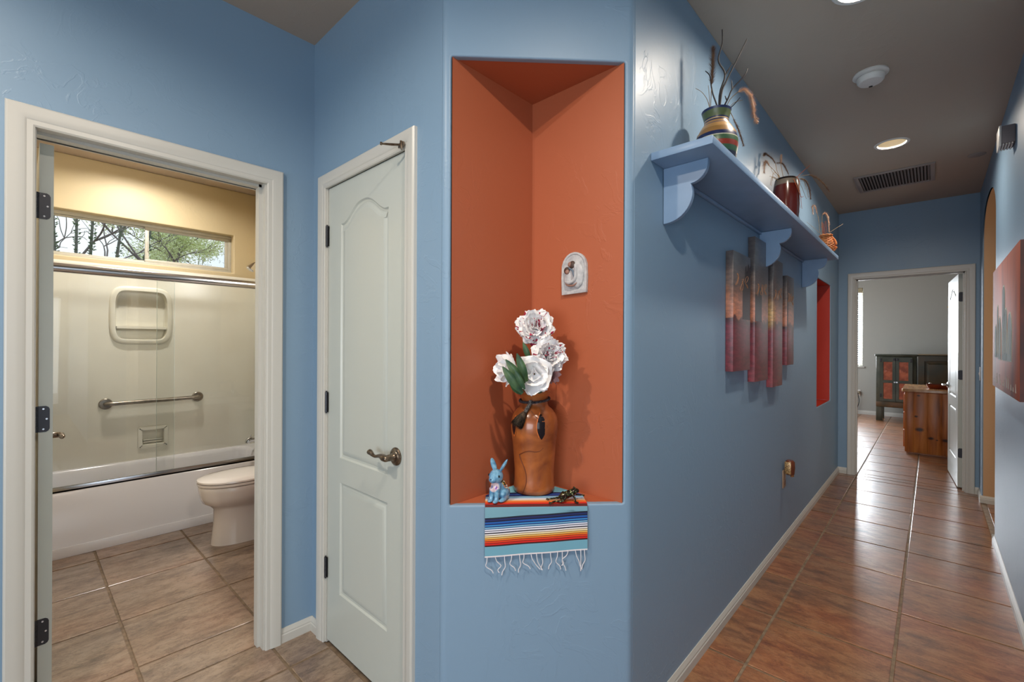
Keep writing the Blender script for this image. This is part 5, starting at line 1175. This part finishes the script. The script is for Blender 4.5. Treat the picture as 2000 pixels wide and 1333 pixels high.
relief(Pd, [(-.175, .10), (.51, .10), (.51, 1.18), (-.175, 1.18)], [([(-.10, .55), (.43, .55), (.43, 1.09), (-.10, 1.09)], [(.006, -.010), (.03, -.012), (.06, -.004)], True)], None, -.016).obj('door_panel', M_dgreen, dk, flat=True)
MB().box((-.19, 10.45, 0), (.53, 10.92, .059), .003).obj('plinth', M_dgreen, dk); MB().box((-.185, 10.448, 1.192), (.53, 10.93, 1.21), .004).obj('top', base('cabinet_top', srgb(110, 96, 74), .4), dk)

def pine_mat():
    m = base('knotty_pine', srgb(176, 96, 36), .35); c = coords(m); mp = N(m, 'ShaderNodeMapping'); mp.inputs['Scale'].default_value = (9, 9, .9); Lk(m, c, mp.inputs[0])
    n = N(m, 'ShaderNodeTexNoise', Scale=2.0, Detail=6.0, Distortion=.8); Lk(m, mp.outputs[0], n.inputs['Vector']); c1 = ramp(m, n.outputs['Fac'], [(.3, srgb(140, 74, 26)), (.5, srgb(184, 104, 42)), (.7, srgb(206, 128, 60))])
    last = c1
    for p, r_ in (((.108, 0, .47), .016), ((.140, 0, .31), .034), ((.245, 0, .215), .024), ((.375, 0, .205), .026), ((.30, 0, .20), .010), ((.13, 0, .73), .014)):
        d_ = N(m, 'ShaderNodeVectorMath', operation='DISTANCE'); sc = N(m, 'ShaderNodeMapping'); sc.inputs['Scale'].default_value = (.75, 0, 1.2); Lk(m, c, sc.inputs[0]); Lk(m, sc.outputs[0], d_.inputs[0]); d_.inputs[1].default_value = (p[0]*.75, 0, p[2]*1.2)
        f_ = ramp(m, d_.outputs['Value'], [(r_*.5, (1, 1, 1, 1)), (r_*1.15, (0, 0, 0, 1))]); x = N(m, 'ShaderNodeMix', data_type='RGBA'); Lk(m, f_, x.inputs[0]); Lk(m, last, x.inputs[6]); x.inputs[7].default_value = srgb(58, 22, 8); last = x.outputs[2]
    Lk(m, last, BS(m).inputs['Base Color']); return m
M_pine = pine_mat()
dz = .775
ds = thing('pine_dresser', (-.255, 7.50, 0), 'knotty orange pine dresser with its end towards the hall, left of the open door', 'dresser')
edges = [0, .085, .215, .345, .475, .60]
for k_ in range(5): MB().box((-.255+edges[k_]+.0006, 7.50, .02), (-.255+edges[k_+1]-.0006, 7.52, dz), .0015).obj('end_board', M_pine, ds)
MB().box((-.252, 7.521, .02), (.345, 8.42, dz-.002), .003).obj('carcass', M_pine, ds)
MB().box((-.24, 7.53, 0), (.33, 8.41, .019)).obj('plinth', M_pine, ds)
PT = lambda u, v, h: (u, v, dz+.001+h)
mb = MB(); tp = rrect(-.285, .38, 7.47, 8.46, .03); mb.loft([[(x, y, dz+.001+z) for x, y in tp] for z in (0, .006, .028)]+[[(x*.995+.0002, 7.965+(y-7.965)*.993, dz+.034) for x, y in tp]]); mb.obj('top', noisy('pine_top', srgb(206, 160, 110), srgb(180, 126, 78), 4, .22, stretch=(4, .6, 1)), ds, ang=30)
for k_ in range(3): MB().box((-.272, 7.56, .07+.225*k_), (-.2525, 8.38, .28+.225*k_), .003).obj('drawer', M_pine, ds)
bw = thing('wooden_tray', (.06, 7.80, dz+.036), 'long shallow reddish wooden tray on the pine dresser', 'tray')
mb = MB(); b0 = rrect(-.055, .205, 7.68, 7.92, .03); c0 = Vector((.075, 7.80, 0))
def sc_(s_, z): return [(c0.x+(x-c0.x)*s_, c0.y+(y-c0.y)*s_, dz+.0355+z) for x, y in b0]
mb.loft([sc_(.80, 0), sc_(.9, .015), sc_(1.0, .045), sc_(1.02, .050), sc_(.98, .050), sc_(.86, .018), sc_(.78, .006)]); mb.obj('tray_shell', noisy('mahogany', srgb(150, 62, 30), srgb(110, 40, 22), 8, .3), bw, ang=30)
MB().ball((-.02, 7.80, dz+.095), (.014, .014, .010), 10, 8).obj('handle_knob', M_chrome, bw); MB().tube([(-.02, 7.80, dz+.082), (-.02, 7.80, dz+.094)], .004, 8).obj('post', M_chrome, bw)
oo = thing('wall_outlet', (-1.09, 11.21, .42), 'wall outlet with plugged cord under the bedroom window', 'outlet')
MB().box((-1.125, 11.212, .36), (-1.05, 11.2195, .48), .002).obj('plate', M_white, oo); MB().box((-1.115, 11.17, .40), (-1.06, 11.2115, .455), .006).obj('plug', base('plug_beige', srgb(150, 140, 120), .5), oo)
MB().tube([(-1.088, 11.17, .42), (-1.08, 11.15, .36), (-1.07, 11.18, .25), (-1.10, 11.18, .12), (-1.14, 11.17, .02)], .006, 8, 4).obj('cord', M_dark, oo)
wl = thing('brass_wall_ornament', (.25, 11.21, 2.05), 'small brass wall ornament of round beads beside the bedroom door edge', 'ornament')
for dx, dz_ in ((-.035, 0), (.01, .06), (0, -.09), (.05, .02), (.06, -.05)):
    MB().tube([(.27, 11.205, 2.03), (.25+dx, 11.19, 2.05+dz_)], .004, 6).obj('rod', base('brass_rod', srgb(150, 120, 60), .3, .9), wl); MB().ball((.25+dx, 11.185, 2.05+dz_), .016, 10, 8).obj('bead', base('brass_bead', srgb(230, 196, 110), .15, 1), wl)

# ================================================================== OUTSIDE
gd = MB().box((-40, -30, -.25), (-5.1, 40, -.15)).obj('desert_ground', noisy('gravel', srgb(170, 150, 124), srgb(130, 112, 92), 4, .9), flat=True); tag(gd, kind='structure')
M_bark = base('mesquite_bark', srgb(128, 118, 112), .8); M_lf = noisy('mesquite_leaves', srgb(218, 230, 160), srgb(232, 240, 190), 3, .6)
M_oc = noisy('ocotillo_stem', srgb(132, 132, 118), srgb(100, 100, 90), 20, .8); M_ocl = base('ocotillo_leaves', srgb(120, 140, 104), .6)
def ocotillo(base_, stems, label):
    t = thing('ocotillo', base_, label, 'desert plant', 'ocotillos outside the bathroom window'); B = Vector(base_); r_ = random.Random(int(abs(base_[1])*100))
    for (dy, dx, L) in stems:
        tip = B+Vector((dx, dy, L)); mid = B.lerp(tip, .5)+Vector((0, dy*.12+.03, 0)); P = [B, mid, tip]
        s_ = MB().tube(P, [.024, .020, .010], 7, 6).obj('cane', M_oc, t); lf_ = MB()
        for k_ in range(230):
            u = .35+.65*r_.random(); p = (1-u)**2*B+2*u*(1-u)*(mid*2-(B+tip)*.5)+u*u*tip; d = Vector((r_.uniform(-1, 1), r_.uniform(-1, 1), r_.uniform(.1, 1))).normalized(); sd_ = d.orthogonal().normalized()*.009
            a0 = p+d*.01; lf_.add([a0, p+d*.03+sd_, p+d*.052, p+d*.03-sd_], [(0, 1, 2, 3)])
        tag(lf_.obj('leaf_tufts', M_ocl, s_, flat=True), kind='stuff')
ocotillo((-7.6, .30, -.15), [(-.05, .1, 3.3), (.32, .0, 3.4), (.16, .1, 3.2), (.62, -.1, 3.4), (-.2, .1, 3.3), (.9, 0, 3.2)], 'thorny ocotillo with leafy canes seen at the left of the bathroom window')
def tree(base_, label, seed, lean, leafd, depth=5, h=1.5, spread=.6, rad=.07):
    t = thing('mesquite_tree', base_, label, 'tree', 'mesquite trees outside the bathroom window'); r_ = random.Random(seed); wood = MB(); tips = []
    def grow(p, d, L, R, n):
        pts = [p]; q = p; dd_ = d
        for k_ in range(3):
            dd_ = (dd_+Vector((r_.uniform(-.3, .3), r_.uniform(-.3, .3), r_.uniform(-.12, .16)))).normalized(); q = q+dd_*L/3; pts.append(q)
        wood.tube(pts, [R, R*.9, R*.8, R*.68], 6, 2)
        if n <= 2: tips.append((pts[2], dd_)); tips.append((q, dd_))
        if n == 0: return
        for k_ in range(2 if n > 3 else 3):
            nd_ = (dd_+Vector((r_.uniform(-1, 1), r_.uniform(-1, 1), r_.uniform(-.5, .7)))*spread*1.25).normalized(); grow(q, nd_, L*r_.uniform(.66, .86), R*.62, n-1)
    grow(Vector(base_), Vector(lean).normalized(), h, rad, depth)
    wood.obj('branches', M_bark, t); lf_ = MB()
    for p, d in tips:
        for k_ in range(leafd):
            c = p+Vector((r_.gauss(0, .12), r_.gauss(0, .12), r_.gauss(0, .10))); a = Vector((r_.uniform(-1, 1), r_.uniform(-1, 1), r_.uniform(-1, 1))).normalized(); b = a.orthogonal()
            lf_.add([c, c+a*.026+b*.008, c+a*.052, c+a*.026-b*.008], [(0, 1, 2, 3)])
    tag(lf_.obj('foliage', M_lf, t, flat=True), kind='stuff')
tree((-10.5, 3.3, -.15), 'green leafed mesquite tree filling the right half of the bathroom window', 4, (.05, -.05, 1), 26, 6, 1.45, .62, .085)
tree((-8.9, .2, -.15), 'nearly bare dark branched tree behind the ocotillo in the bathroom window', 12, (.0, .22, 1), 0, 5, 1.5, .55, .055)
tree((-15.5, 5.6, -.15), 'paler mesquite tree standing farthest from the bathroom window', 21, (0, -.2, 1), 26, 6, 1.7, .62, .09)
